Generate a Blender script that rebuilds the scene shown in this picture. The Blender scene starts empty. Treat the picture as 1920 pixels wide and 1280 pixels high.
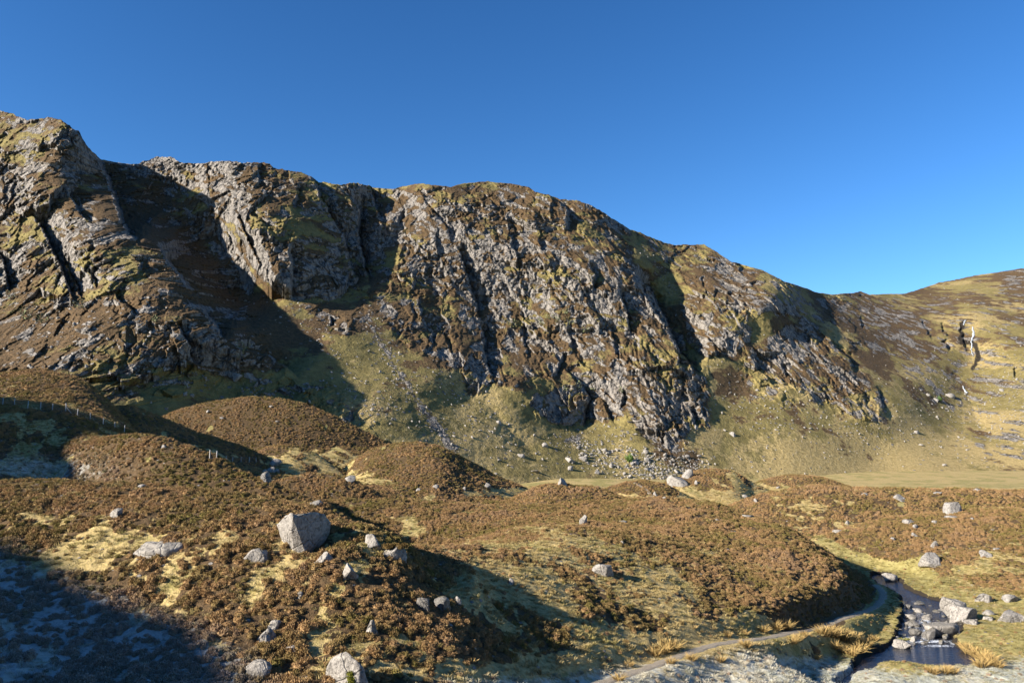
import bpy, math, random
import numpy as np
from mathutils import Vector
F32 = np.float32
# ------------------------------------------------------------------ camera, sky, sun
S = bpy.context.scene
EYE = 20.0                      # eye height above the stream pool
FOC = 28.0
FPX = 1920 * FOC / 36.0
PITCH = math.atan(190.0 / FPX)
cam_d = bpy.data.cameras.new("camera"); cam_d.lens = FOC; cam_d.sensor_width = 36.0
cam_d.clip_start = 0.5; cam_d.clip_end = 12000
cam = bpy.data.objects.new("camera", cam_d); S.collection.objects.link(cam)
cam.location = (0, 0, EYE); cam.rotation_euler = (math.pi / 2 + PITCH, 0, 0)
S.camera = cam
SUN_EL = math.radians(23.0)
SUN_BACK = math.radians(25.0)   # how far behind the camera's left hand the sun stands
TO_SUN = Vector((-math.cos(SUN_EL) * math.cos(SUN_BACK), -math.cos(SUN_EL) * math.sin(SUN_BACK), math.sin(SUN_EL)))
W = bpy.data.worlds.new("World"); S.world = W; W.use_nodes = True
wn = W.node_tree.nodes; wl = W.node_tree.links
bg = wn["Background"]
sky = wn.new("ShaderNodeTexSky"); sky.sky_type = 'NISHITA'; sky.sun_disc = False
sky.sun_elevation = SUN_EL; sky.sun_rotation = math.atan2(TO_SUN.x, TO_SUN.y)
sky.altitude = 600; sky.air_density = 1.0; sky.dust_density = 0.2; sky.ozone_density = 4.0
hs_ = wn.new("ShaderNodeHueSaturation"); hs_.inputs["Saturation"].default_value = 1.12; hs_.inputs["Hue"].default_value = .501
ga_ = wn.new("ShaderNodeGamma"); ga_.inputs[1].default_value = 1.25
wl.new(sky.outputs[0], ga_.inputs[0]); wl.new(ga_.outputs[0], hs_.inputs["Color"]); wl.new(hs_.outputs[0], bg.inputs[0]); bg.inputs[1].default_value = 0.050
sd = bpy.data.lights.new("sun", 'SUN'); sd.energy = 5.0; sd.angle = math.radians(0.8); sd.color = (1.0, 0.93, 0.83)
so = bpy.data.objects.new("sun", sd); S.collection.objects.link(so)
so.rotation_euler = TO_SUN.to_track_quat('Z', 'Y').to_euler()
S.view_settings.view_transform = 'Standard'; S.view_settings.look = 'None'
S.view_settings.exposure = 1.42; S.view_settings.gamma = 1.0
try: S.cycles.max_bounces = 4; S.cycles.diffuse_bounces = 2
except Exception: pass
rng = np.random.default_rng(7)
random.seed(7)

# ------------------------------------------------------------------ numeric helpers
CP, SP = math.cos(PITCH), math.sin(PITCH)
def ray(px, py):
    """pixel of the 1920x1280 frame -> (x/Y, z/Y) slopes from the eye, Y = level distance ahead"""
    cx = (np.asarray(px, float) - 960) / FPX; cy = -(np.asarray(py, float) - 640) / FPX
    dy = CP - cy * SP; dz = SP + cy * CP
    return cx / dy, dz / dy
def pix(x, y, z):
    """world -> pixel"""
    z = z - EYE
    d = y * CP + z * SP; c = -y * SP + z * CP
    d = np.where(np.abs(d) < 1e-3, 1e-3, d)
    return 960 + FPX * x / d, 640 - FPX * c / d
def at(px, py, Y):
    u, v = ray(px, py); return np.array([u * Y, Y, EYE + v * Y])
def sstep(x, a, b):
    t = np.clip((x - a) / (b - a), 0, 1); return t * t * (3 - 2 * t)
def h2(ix, iy, seed):
    x = (ix.astype(np.int64) * 374761393 + iy.astype(np.int64) * 668265263 + seed * 1442695041) & 0xFFFFFFFF
    x = ((x ^ (x >> 13)) * 1274126177) & 0xFFFFFFFF
    x = ((x ^ (x >> 16)) * 2246822519) & 0xFFFFFFFF
    return ((x ^ (x >> 15)) & 0xFFFFFF).astype(F32) / F32(0xFFFFFF)
def noise(x, y, seed=0):
    x = np.asarray(x, F32); y = np.asarray(y, F32)
    ix = np.floor(x).astype(np.int32); iy = np.floor(y).astype(np.int32)
    fx = x - ix; fy = y - iy
    ux = fx * fx * fx * (fx * (fx * 6 - 15) + 10); uy = fy * fy * fy * (fy * (fy * 6 - 15) + 10)
    def g(dx, dy):
        a = h2(ix + dx, iy + dy, seed) * F32(6.2831853)
        return np.cos(a) * (fx - dx) + np.sin(a) * (fy - dy)
    n = (g(0, 0) * (1 - ux) + g(1, 0) * ux) * (1 - uy) + (g(0, 1) * (1 - ux) + g(1, 1) * ux) * uy
    return n * F32(1.5)
def fbm(x, y, o=4, seed=0, gain=0.5):
    r = 0; a = 1.0; t = 0
    for i in range(o):
        r = r + noise(x * 2.0 ** i + 17.3 * i, y * 2.0 ** i - 9.1 * i, seed + i * 7) * F32(a); t += a; a *= gain
    return r / F32(t)
def facets(x, y, seed=0, tilt=1.0):
    """flat tilted blocks: height of the nearest cell's own plane; also the distance to the crack between cells"""
    x = np.asarray(x, F32); y = np.asarray(y, F32)
    ix = np.floor(x).astype(np.int32); iy = np.floor(y).astype(np.int32)
    d1 = np.full(x.shape, 9.0, F32); d2 = np.full(x.shape, 9.0, F32); h = np.zeros(x.shape, F32)
    for dx in (-1, 0, 1):
        for dy in (-1, 0, 1):
            cx = ix + dx; cy = iy + dy
            px = cx + h2(cx, cy, seed); py = cy + h2(cx, cy, seed + 1)
            ex = x - px; ey = y - py; d = ex * ex + ey * ey
            hh = h2(cx, cy, seed + 2) - F32(.5) + F32(tilt) * ((h2(cx, cy, seed + 3) - F32(.5)) * ex + (h2(cx, cy, seed + 4) - F32(.5)) * ey)
            near = d < d1
            d2 = np.where(near, d1, np.minimum(d2, d)); h = np.where(near, hh, h); d1 = np.where(near, d, d1)
    return h, np.sqrt(d2) - np.sqrt(d1)
def poly_dist(X, Y, pts, closed=False):
    """distance, signed side (+ = right of the walking direction with y down), fraction along"""
    pts = np.asarray(pts, float)
    if closed: pts = np.vstack([pts, pts[:1]])
    seg = np.diff(pts, axis=0); L = np.hypot(seg[:, 0], seg[:, 1]); tot = max(L.sum(), 1e-9); acc = 0
    best = np.full(X.shape, 1e9, F32); side = np.zeros(X.shape, F32); fr = np.zeros(X.shape, F32)
    for k in range(len(seg)):
        if L[k] < 1e-9: continue
        ax, ay = pts[k]; sx, sy = seg[k] / L[k]
        rx = X - ax; ry = Y - ay
        t = np.clip(rx * sx + ry * sy, 0, L[k])
        d = np.hypot(rx - t * sx, ry - t * sy)
        m = d < best
        best = np.where(m, d, best); side = np.where(m, sx * ry - sy * rx, side); fr = np.where(m, (acc + t) / tot, fr)
        acc += L[k]
    return best, side, fr
def inside(X, Y, pts):
    pts = np.asarray(pts, float); c = np.zeros(X.shape, bool); n = len(pts)
    for i in range(n):
        x0, y0 = pts[i]; x1, y1 = pts[(i + 1) % n]
        if y0 == y1: continue
        c ^= ((y0 > Y) != (y1 > Y)) & (X < (x1 - x0) * (Y - y0) / (y1 - y0) + x0)
    return c
def sdist(X, Y, pts):
    d, _, _ = poly_dist(X, Y, pts, True); return np.where(inside(X, Y, pts), d, -d)
def tps(P, V, reg=1e-6):
    P = np.asarray(P, float); V = np.asarray(V, float); n = len(P)
    mu = P.mean(0); sc = P.std(0).max(); Q = (P - mu) / sc
    def U(r2): return np.where(r2 > 1e-12, r2 * np.log(np.maximum(r2, 1e-12)), 0)
    K = U(((Q[:, None] - Q[None]) ** 2).sum(-1)) + np.eye(n) * reg
    A = np.zeros((n + 3, n + 3)); A[:n, :n] = K; A[:n, n] = 1; A[:n, n + 1:] = Q; A[n, :n] = 1; A[n + 1:, :n] = Q.T
    w = np.linalg.solve(A, np.r_[V, np.zeros(3)])
    def f(X, Y):
        X = (np.asarray(X, float) - mu[0]) / sc; Y = (np.asarray(Y, float) - mu[1]) / sc
        r = w[n] + w[n + 1] * X + w[n + 2] * Y
        for i in range(n): r = r + w[i] * U((X - Q[i, 0]) ** 2 + (Y - Q[i, 1]) ** 2)
        return r
    return f
def bil(G, x, y):
    """bilinear sample of G[row, col] at fractional col x, row y"""
    H, Wd = G.shape[:2]
    x = np.clip(x, 0, Wd - 1.001); y = np.clip(y, 0, H - 1.001)
    i = np.floor(x).astype(int); j = np.floor(y).astype(int); a = x - i; b = y - j
    return (G[j, i] * (1 - a) + G[j, i + 1] * a) * (1 - b) + (G[j + 1, i] * (1 - a) + G[j + 1, i + 1] * a) * b
def blur(a, n):
    for ax in (0, 1):
        p = np.pad(a, [(n, n) if k == ax else (0, 0) for k in (0, 1)], mode='edge').astype(np.float64)
        c = np.cumsum(p, axis=ax); z = np.zeros_like(np.take(c, [0], ax)); c = np.concatenate([z, c], ax)
        m = a.shape[ax]
        a = (np.take(c, range(2 * n + 1, 2 * n + 1 + m), ax) - np.take(c, range(0, m), ax)) / (2 * n + 1)
    return a.astype(F32)

# ------------------------------------------------------------------ mesh helpers
def link(o): S.collection.objects.link(o); return o
def mesh_np(name, verts, faces, mat=None, smooth=True, attrs=None, parent=None):
    """verts (n,3), faces (m,3|4) arrays -> one mesh object"""
    me = bpy.data.meshes.new(name)
    verts = np.asarray(verts, F32); faces = np.asarray(faces, np.int32); k = faces.shape[1]
    me.vertices.add(len(verts)); me.vertices.foreach_set("co", verts.ravel())
    me.loops.add(faces.size); me.loops.foreach_set("vertex_index", faces.ravel())
    me.polygons.add(len(faces)); me.polygons.foreach_set("loop_start", np.arange(0, faces.size, k, dtype=np.int32))
    try: me.polygons.foreach_set("loop_total", np.full(len(faces), k, np.int32))
    except Exception: pass
    me.update(calc_edges=True)
    if smooth: me.polygons.foreach_set("use_smooth", np.ones(len(faces), bool))
    for nm, arr in (attrs or {}).items():
        arr = np.asarray(arr, F32)
        if arr.ndim == 2:
            at_ = me.attributes.new(nm, 'FLOAT_COLOR', 'POINT'); at_.data.foreach_set("color", arr.ravel())
        else:
            at_ = me.attributes.new(nm, 'FLOAT', 'POINT'); at_.data.foreach_set("value", arr)
    if mat: me.materials.append(mat)
    o = link(bpy.data.objects.new(name, me))
    if parent: o.parent = parent
    return o
def grid_faces(R, C):
    i = np.arange(R * C, dtype=np.int32).reshape(R, C)
    return np.stack([i[:-1, :-1], i[:-1, 1:], i[1:, 1:], i[1:, :-1]], -1).reshape(-1, 4)
def tag(o, label=None, cat=None, group=None, kind=None):
    if label: o["label"] = label
    if cat: o["category"] = cat
    if group: o["group"] = group
    if kind: o["kind"] = kind
    return o

# ------------------------------------------------------------------ materials
class NT:
    def __init__(s, name):
        s.m = bpy.data.materials.new(name); s.m.use_nodes = True
        s.t = s.m.node_tree; s.n = s.t.nodes; s.l = s.t.links
        s.b = s.n["Principled BSDF"]; s.b.inputs["Roughness"].default_value = .9
        s.b.inputs["Specular IOR Level"].default_value = .15
        s.pos = s.n.new("ShaderNodeNewGeometry").outputs["Position"]
    def put(s, sock, v):
        if isinstance(v, bpy.types.NodeSocket): s.l.new(v, sock)
        elif isinstance(v, tuple) and len(v) == 3 and sock.type == 'RGBA': sock.default_value = (*v, 1)
        else: sock.default_value = v
    def noise(s, scale, detail=3, rough=.55, vec=None, out=0):
        n = s.n.new("ShaderNodeTexNoise"); n.inputs["Scale"].default_value = scale
        n.inputs["Detail"].default_value = detail; n.inputs["Roughness"].default_value = rough
        s.l.new(vec or s.pos, n.inputs["Vector"]); return n.outputs[out]
    def voro(s, scale, feat='F1', vec=None, out="Distance"):
        n = s.n.new("ShaderNodeTexVoronoi"); n.feature = feat; n.inputs["Scale"].default_value = scale
        s.l.new(vec or s.pos, n.inputs["Vector"]); return n.outputs[out]
    def math(s, op, a, b=0.0, c=0.0, clamp=False):
        n = s.n.new("ShaderNodeMath"); n.operation = op; n.use_clamp = clamp
        s.put(n.inputs[0], a); s.put(n.inputs[1], b)
        if op in ('MULTIPLY_ADD',): s.put(n.inputs[2], c)
        return n.outputs[0]
    def ramp(s, v, a, b):
        n = s.n.new("ShaderNodeMapRange"); n.interpolation_type = 'SMOOTHSTEP'
        s.put(n.inputs[0], v); s.put(n.inputs[1], a); s.put(n.inputs[2], b); return n.outputs[0]
    def mix(s, f, a, b, mode='MIX'):
        n = s.n.new("ShaderNodeMix"); n.data_type = 'RGBA'; n.blend_type = mode
        s.put(n.inputs[0], f); s.put(n.inputs[6], a); s.put(n.inputs[7], b); return n.outputs[2]
    def attr(s, name, typ='GEOMETRY'):
        n = s.n.new("ShaderNodeAttribute"); n.attribute_name = name; n.attribute_type = typ; return n
    def sep(s, c):
        n = s.n.new("ShaderNodeSeparateColor"); s.l.new(c, n.inputs[0]); return n.outputs
    def scalevec(s, v, sc):
        n = s.n.new("ShaderNodeMapping"); n.vector_type = 'POINT'; s.l.new(v, n.inputs[0]); n.inputs["Scale"].default_value = sc; return n.outputs[0]
    def bump(s, h, dist, strength=1.0):
        n = s.n.new("ShaderNodeBump"); n.inputs["Distance"].default_value = dist; n.inputs["Strength"].default_value = strength
        s.l.new(h, n.inputs["Height"]); s.l.new(n.outputs[0], s.b.inputs["Normal"])
    def color(s, c): s.put(s.b.inputs["Base Color"], c); return s.m

ROCK_A, ROCK_B, ROCK_C = (.30, .268, .230), (.112, .100, .086), (.036, .032, .029)
HEATH_A, HEATH_B = (.115, .072, .034), (.058, .039, .019)
GREEN_A, GREEN_B = (.205, .165, .060), (.125, .100, .035)
STRAW_A, STRAW_B = ((.44, .33, .145), (.30, .22, .085))

def ground_material(name, far):
    """rock / heather / grass / straw / scree by the surface's own cover weights, broken up by noise. far: sizes suit 300-1200 m"""
    t = NT(name); k = 1.0 if far else 6.0
    A = t.attr("cover"); c = t.sep(A.outputs["Color"]); scree = A.outputs["Alpha"]
    B = t.attr("extra"); e = t.sep(B.outputs["Color"])
    nb = t.noise(.035 * k, 4); nm = t.noise(.16 * k, 4, .65); nf = t.noise(.55 * k, 3, .7); nff = t.noise(1.7 * k, 2, .7)
    # vegetation
    green = t.mix(t.ramp(nm, .35, .65), GREEN_B, GREEN_A) if far else t.mix(t.ramp(nm, .35, .65), (.20, .165, .052), (.31, .265, .10))
    green = t.mix(t.ramp(nff, .5, .75), green, STRAW_B)
    straw = t.mix(t.ramp(nf, .35, .65), (.235, .175, .070) if far else STRAW_B, (.345, .26, .115) if far else STRAW_A)
    heath = t.mix(t.ramp(nf, .35, .65), HEATH_B, HEATH_A)
    heath = t.mix(t.math('MULTIPLY', t.ramp(nff, .55, .72), .55), heath, (.17, .09, .035))
    jit = t.math('MULTIPLY', t.math('SUBTRACT', nf, .5), .9)
    jit2 = t.math('MULTIPLY', t.math('SUBTRACT', nm, .5), 1.1)
    ws = t.ramp(t.math('ADD', t.math('ADD', c[2], jit), t.math('MULTIPLY', jit2, .5)), .35, .65)
    wh = t.ramp(t.math('ADD', t.math('ADD', c[1], jit2), t.math('MULTIPLY', jit, .6)), .40, .60)
    veg = t.mix(ws, green, straw); veg = t.mix(wh, veg, heath)
    # stones lying in the turf
    vs = t.scalevec(t.pos, (.3 * k, .3 * k, .42 * k))
    stv = t.voro(1.0, 'F1', vs); stc = t.sep(t.voro(1.0, 'F1', vs, "Color"))
    stone = t.math('MULTIPLY', t.ramp(stv, .33, .24), t.math('LESS_THAN', stc[0], t.math('MULTIPLY_ADD', scree, .95, .0)))
    # rock
    strk = t.noise(1.0, 4, .65, vec=t.scalevec(t.pos, (.28 * k, .28 * k, .06 * k)))
    rn = t.math('ADD', t.math('MULTIPLY', nf, .5), t.math('MULTIPLY', strk, .5))
    rock = t.mix(t.ramp(rn, .36, .62), ROCK_B, ROCK_A)
    rock = t.mix(t.math('MULTIPLY', t.ramp(strk, .50, .34), .85), rock, ROCK_C)
    wv = t.mix(1.0, t.pos, t.scalevec(t.noise(.12 * k, 2, out=1), (5.0 / k, 5.0 / k, 9.0 / k)), 'ADD')
    crack = t.voro(.13 * k, 'DISTANCE_TO_EDGE', vec=t.scalevec(wv, (1.0, 1.0, .42)))
    rock = t.mix(t.math('MULTIPLY', t.ramp(crack, .05, .0), t.ramp(nm, .42, .55)), rock, (.05, .045, .04))
    rock = t.mix(t.math('MULTIPLY', t.ramp(nff, .60, .75), .6), rock, HEATH_B)
    rock = t.mix(t.math('MULTIPLY', t.ramp(nb, .55, .70), .4), rock, (.27, .22, .17))
    stonec = t.mix(stc[1], ROCK_B, ROCK_A)
    wr = t.ramp(t.math('ADD', t.math('ADD', c[0], t.math('MULTIPLY', jit, 1.0)), t.math('MULTIPLY', jit2, .35)), .42, .58)
    col = t.mix(wr, veg, rock)
    col = t.mix(stone, col, stonec)
    # frost, wet dark ground, bright moss
    col = t.mix(t.math('MULTIPLY', t.ramp(t.math('ADD', e[2], jit2), .45, .6), .8), col, (.20, .20, .03))
    col = t.mix(t.ramp(t.math('ADD', e[1], jit), .4, .65), col, (.028, .022, .015))
    fr = t.math('MULTIPLY', t.ramp(t.math('ADD', e[0], t.math('MULTIPLY', t.math('ADD', jit, jit2), 1.3)), .28, 1.1), .64)
    col = t.mix(fr, col, (.50, .53, .50))
    t.color(col)
    hb = t.math('ADD', t.math('MULTIPLY', nf, 1.0), t.math('MULTIPLY', nff, .5))
    hb = t.math('MULTIPLY', hb, t.math('MULTIPLY_ADD', wr, .5, .5))
    hb = t.math('ADD', hb, t.math('MULTIPLY', t.ramp(crack, 0, .12), t.math('MULTIPLY', wr, .6)))
    hb = t.math('ADD', hb, t.math('MULTIPLY', stone, .5))
    t.bump(hb, 2.2 / k, .8)
    return t.m
# ------------------------------------------------------------------ the corrie wall (structure)
SKY = [(-200,196),(-60,204),(0,208),(25,214),(50,224),(70,222),(90,219),(112,224),(135,240),(148,246),(160,268),(175,285),(190,299),(215,304),(245,308),(262,306),(270,301),(298,294),(325,297),(340,306),(385,306),(400,302),(430,302),(455,305),(480,305),(505,306),(513,316),(530,318),(560,321),(580,330),(600,340),(630,345),(660,343),(690,346),(700,352),(740,355),(755,350),(790,344),(815,347),(845,350),(870,344),(915,340),(960,345),(990,350),(1005,360),(1030,365),(1050,373),(1080,375),(1110,385),(1150,410),(1180,430),(1200,435),(1240,453),(1265,460),(1290,458),(1320,458),(1345,473),(1370,490),(1390,495),(1430,507),(1470,527),(1510,540),(1535,549),(1560,552),(1600,549),(1613,546),(1630,552),(1700,550),(1720,543),(1760,530),(1800,522),(1850,513),(1890,507),(1920,503),(2120,490)]
BOT = [(-200,815),(0,815),(300,850),(600,890),(800,915),(1000,935),(1300,945),(1920,950),(2120,950)]
# (px, py, level distance)
BASE_D = [(-150,215,430),(0,212,440),(90,222,445),(150,248,445),(200,303,490),(300,297,560),(430,305,600),(520,318,610),(650,345,650),(740,355,700),(800,346,690),(915,342,730),(1020,365,720),(1110,385,740),(1180,430,760),(1260,460,800),(1330,460,810),(1440,510,775),(1540,550,880),(1620,548,1020),(1700,550,1100),(1780,525,1200),(1850,513,1150),(1920,503,1100),(2080,495,1050),
 (-150,400,345),(0,400,350),(100,350,385),(100,480,330),(0,560,290),(100,600,280),(0,690,235),(-150,690,230),(-150,810,190),(0,800,200),(150,720,245),(250,740,268),(400,760,335),(480,760,350),(300,840,250),(200,400,400),(230,520,330),(250,640,295),
 (270,440,415),(300,420,485),(250,380,455),(340,520,390),(420,610,374),(520,690,377),(400,700,346),(300,640,308),
 (330,360,545),(400,480,505),(450,560,470),(520,620,420),(600,690,396),
 (470,420,505),(520,520,462),(600,450,540),(580,560,480),(650,620,445),(640,700,402),(720,760,384),(600,760,364),(600,870,338),(760,860,356),(800,910,345),
 (720,400,650),(700,500,580),(728,520,556),(690,590,485),(740,650,452),
 (800,420,625),(800,520,570),(800,600,512),(850,680,455),(880,730,446),(900,800,412),(900,870,382),(950,920,366),
 (920,430,640),(920,540,580),(940,640,530),(960,720,462),(1000,780,448),
 (1050,440,650),(1060,560,580),(1080,680,525),(1100,790,478),(1060,850,428),(1060,920,390),
 (1150,480,650),(1160,580,580),(1200,680,520),(1230,780,475),(1260,840,455),(1270,920,420),
 (1220,500,690),(1250,560,650),(1300,640,590),(1320,700,545),(1320,800,490),(1400,900,450),
 (1330,560,640),(1340,640,585),(1400,600,630),(1450,560,662),(1380,520,735),(1400,720,560),(1480,640,640),(1540,610,715),(1580,680,636),(1640,770,565),(1560,760,560),(1480,720,565),(1500,820,510),(1500,900,460),
 (1600,590,840),(1700,600,890),(1680,660,745),(1750,700,705),(1700,760,598),(1650,850,530),(1750,900,480),
 (1820,560,980),(1822,600,865),(1822,670,780),(1810,730,698),(1800,800,610),(1880,640,775),(1900,580,900),(1900,720,682),(1900,800,580),(1900,900,480),(2060,600,820),(2060,750,620),(2060,900,470)]
# steps in the face: what lies to the right of the line (walking down) falls back by d metres and comes forward again over w pixels
FAULTS = [
 ([(138,238),(158,268),(188,300),(205,345),(222,395),(240,440),(262,462)], 85, 120, 3),
 ([(290,455),(315,490),(345,530),(383,578),(408,615),(425,650)], 50, 95, 3),
 ([(425,640),(455,655),(500,668),(540,692),(560,712)], 22, 60, 4),
 ([(120,350),(135,375),(150,400),(175,425)], 12, 18, 2),
 ([(52,385),(72,420),(92,455),(112,495),(128,540),(140,570)], 24, 22, 3),
 ([(118,480),(140,530),(155,565)], 11, 12, 2),
 ([(160,500),(178,530),(182,545)], 10, 10, 2),
 ([(-5,470),(12,505),(16,550)], 20, 16, 2),
 ([(212,545),(240,575),(250,592)], 9, 14, 2),
 ([(330,600),(350,640),(360,660)], 8, 12, 2),
 ([(440,385),(455,425),(475,470),(492,515)], 10, 14, 2),
 ([(460,392),(495,420),(517,440)], 9, 12, 2),
 ([(486,318),(484,340),(475,360)], 9, 12, 2),
 ([(540,450),(546,490),(545,530),(543,565)], 13, 18, 3),
 ([(560,340),(555,365),(552,400)], 10, 10, 2),
 ([(582,330),(600,365),(612,400),(640,440),(655,490),(670,540),(676,565)], 28, 28, 3),
 ([(690,350),(706,380),(712,420)], 34, 22, 2),
 ([(655,365),(672,395),(668,430),(675,470),(692,540)], 38, 30, 3),
 ([(620,595),(622,612)], 8, 8, 2),
 ([(790,365),(812,400),(835,420),(846,455)], 7, 9, 2),
 ([(852,455),(868,490),(880,535),(893,575),(902,610)], 18, 13, 2),
 ([(896,595),(908,640),(910,680),(925,715)], 20, 15, 2),
 ([(748,395),(752,412)], 9, 9, 2),
 ([(1035,370),(1060,388),(1064,410),(1062,438)], 22, 20, 3),
 ([(1105,490),(1113,515),(1112,545)], 14, 13, 2),
 ([(1190,440),(1195,465)], 9, 9, 2),
 ([(1184,488),(1195,515),(1222,552),(1247,605),(1270,655),(1298,692),(1315,705)], 56, 44, 4),
 ([(1162,535),(1168,570),(1180,605),(1184,630)], 16, 11, 2),
 ([(1215,555),(1232,590),(1250,620)], 10, 9, 2),
 ([(1262,655),(1275,670),(1272,690)], 14, 13, 2),
 ([(1055,655),(1045,690),(1032,708)], 8, 8, 2),
 ([(1098,752),(1098,775),(1090,800)], 14, 9, 2),
 ([(1168,725),(1165,765)], 8, 6, 2),
 ([(1228,800),(1246,832)], 7, 7, 2), ([(1252,770),(1272,820)], 7, 7, 2), ([(1295,760),(1305,805)], 8, 8, 2),
 ([(1135,600),(1150,640),(1160,680)], 7, 9, 2), ([(1210,640),(1228,690)], 7, 9, 2),
 ([(975,600),(985,640),(990,680)], 6, 8, 2), ([(1010,430),(1015,470)], 6, 8, 2), ([(950,395),(960,430),(958,470)], 7, 9, 2),
 ([(830,620),(842,660)], 7, 8, 2), ([(800,600),(815,650)], 6, 8, 2),
 ([(1310,520),(1322,540)], 9, 9, 2), ([(1408,525),(1416,545)], 9, 9, 2), ([(1385,490),(1392,525)], 8, 12, 2), ([(1395,570),(1406,620),(1398,655)], 4, 20, 3),
 ([(1360,620),(1365,645)], 6, 7, 2),
 ([(1545,610),(1560,650),(1590,672),(1605,705)], 14, 16, 2),
 ([(1464,680),(1474,712)], 9, 9, 2), ([(1640,720),(1662,775),(1672,790)], 6, 12, 2), ([(1616,730),(1625,760)], 7, 7, 2), ([(1535,720),(1550,760)], 6, 8, 2),
 ([(1610,548),(1622,565)], 8, 14, 2), ([(1725,595),(1745,640)], 8, 14, 2), ([(1762,605),(1775,635)], 9, 8, 2), ([(1765,640),(1780,660)], 9, 9, 2),
 ([(1800,600),(1806,640),(1812,665)], 6, 12, 2), ([(1608,595),(1615,615)], 7, 9, 2), ([(1895,690),(1905,710)], 7, 9, 2)]
# ribs standing out (d metres, half width w pixels)
RIBS = [([(448,392),(462,430),(490,480),(520,550)], 10, 30), ([(720,370),(705,430),(692,500),(690,560)], 14, 40),
        ([(262,445),(300,480),(350,535),(410,610)], 12, 40), ([(600,350),(640,420),(660,500)], 8, 30),
        ([(1040,370),(1058,420)], 6, 30), ([(1150,440),(1190,520),(1260,640),(1300,690)], 9, 40), ([(1530,600),(1580,670),(1650,780)], 5, 50),
        ([(1320,470),(1390,520),(1420,560)], 3, 50), ([(1340,560),(1390,620)], 4, 60), ([(90,225),(110,300),(150,420),(200,500)], 8, 60),
        ([(690,640),(760,740),(830,850)], -1.5, 22), ([(905,745),(950,800),(1010,860)], -3, 16), ([(560,580),(640,680),(700,740)], -1.5, 24),
        ([(1822,600),(1822,670),(1790,700),(1808,735),(1835,790),(1855,830)], -5, 13)]
CRAGS = [
 [(-220,150),(760,150),(730,370),(705,420),(690,480),(684,560),(692,595),(660,632),(628,622),(600,600),(575,585),(548,560),(515,548),(490,520),(440,430),(330,340),(300,340),(262,450),(215,480),(190,530),(150,560),(110,545),(60,575),(0,555),(-220,560)],
 [(350,560),(420,590),(480,640),(540,685),(520,700),(470,690),(430,708),(380,695),(330,660),(345,600)], [(280,600),(335,610),(345,640),(300,630)], [(262,450),(300,450),(345,500),(350,540),(300,530),(240,500)],
 [(330,340),(440,440),(480,520),(460,560),(500,640),(420,600),(340,520),(290,460),(240,400),(205,330)],
 [(700,400),(735,352),(1200,330),(1260,450),(1190,430),(1180,460),(1230,560),(1320,700),(1338,800),(1300,805),(1270,850),(1215,835),(1170,790),(1105,790),(1090,812),(1050,800),(1000,770),(960,725),(920,720),(880,742),(860,700),(830,682),(780,660),(735,620),(697,580),(688,500)],
 [(1262,470),(1310,450),(1380,490),(1420,530),(1510,590),(1545,600),(1400,580),(1412,640),(1370,668),(1330,672),(1290,640),(1268,570),(1300,540),(1345,530),(1270,500)],
 [(1195,430),(1262,455),(1330,520),(1310,545),(1260,510)],
 [(1470,620),(1530,598),(1560,640),(1610,690),(1670,750),(1672,795),(1570,775),(1480,722),(1390,692),(1410,660),(1430,640)],
 [(1525,560),(1620,545),(1680,590),(1640,610),(1560,610)], [(1640,620),(1690,580),(1740,605),(1760,640),(1720,665),(1660,640)],
 [(1570,620),(1660,650),(1640,665),(1590,650)], 
 [(1860,500),(1930,480),(2000,560),(1900,560)],
 [(1590,555),(1690,556),(1790,575),(1800,588),(1700,580),(1640,575)], [(1650,600),(1700,582),(1735,610),(1745,650),(1700,668),(1668,640)], [(1820,800),(1860,810),(1850,850),(1830,840)]]
SOFTCRAG = [[(1540,560),(1700,550),(2100,480),(2100,900),(1850,860),(1700,720),(1640,650)], [(-220,540),(200,540),(300,620),(420,720),(300,760),(-220,720)], [(215,470),(300,440),(420,590),(380,640),(230,640),(150,570)], [(1390,640),(1500,760),(1400,760)],
            [(430,690),(620,720),(700,800),(560,790),(440,730)], [(-220,190),(150,215),(700,330),(700,380),(300,330)], [(1140,400),(1500,530),(1560,620),(1400,580)]]

CW = 1560; CH = 640
_px = np.linspace(-170, 2090, CW); mpx = np.repeat(_px[None], CH, 0).astype(F32)
_sky = np.interp(_px, *zip(*SKY))
_rug = (fbm(_px / 26.0, _px * 0 + 3.3, 4, 5, .6) * 4.0 + np.round(fbm(_px / 9.0, _px * 0 + 8.3, 2, 9) * 2.5) * 1.2)
_rugw = np.interp(_px, [0, 180, 200, 255, 270, 340, 360, 480, 500, 690, 700, 750, 980, 1000, 1380, 1400, 1900, 1920], [1, 1, .3, .3, 1, 1, .4, 1, 1, 1, .3, .6, .4, .7, .7, .35, .35, .8])
_sky = _sky + _rug * _rugw * .8
_bot = np.interp(_px, *zip(*BOT))
_t = np.linspace(0, 1, CH) ** .96
mpy = (_sky[None] + _t[:, None] * (_bot - _sky)[None]).astype(F32)
# base distance, smooth
gx = np.arange(-200, 2140, 12.0); gy = np.arange(170, 990, 12.0)
GX, GY = np.meshgrid(gx, gy)
BASE_D = [(a, b, c * (1 + .30 * max(0, min(1, (420 - a) / 420)))) for a, b, c in BASE_D]
_f = tps([(a, b * 1.3) for a, b, c in BASE_D], [math.log(c) for a, b, c in BASE_D], 2e-5)
GD = np.exp(_f(GX, GY * 1.3))
def agrid(G, px, py): return bil(G, (px + 200) / 12.0, (py - 170) / 12.0)
mD = agrid(GD, mpx, mpy).astype(F32); mD0 = mD.copy()
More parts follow.
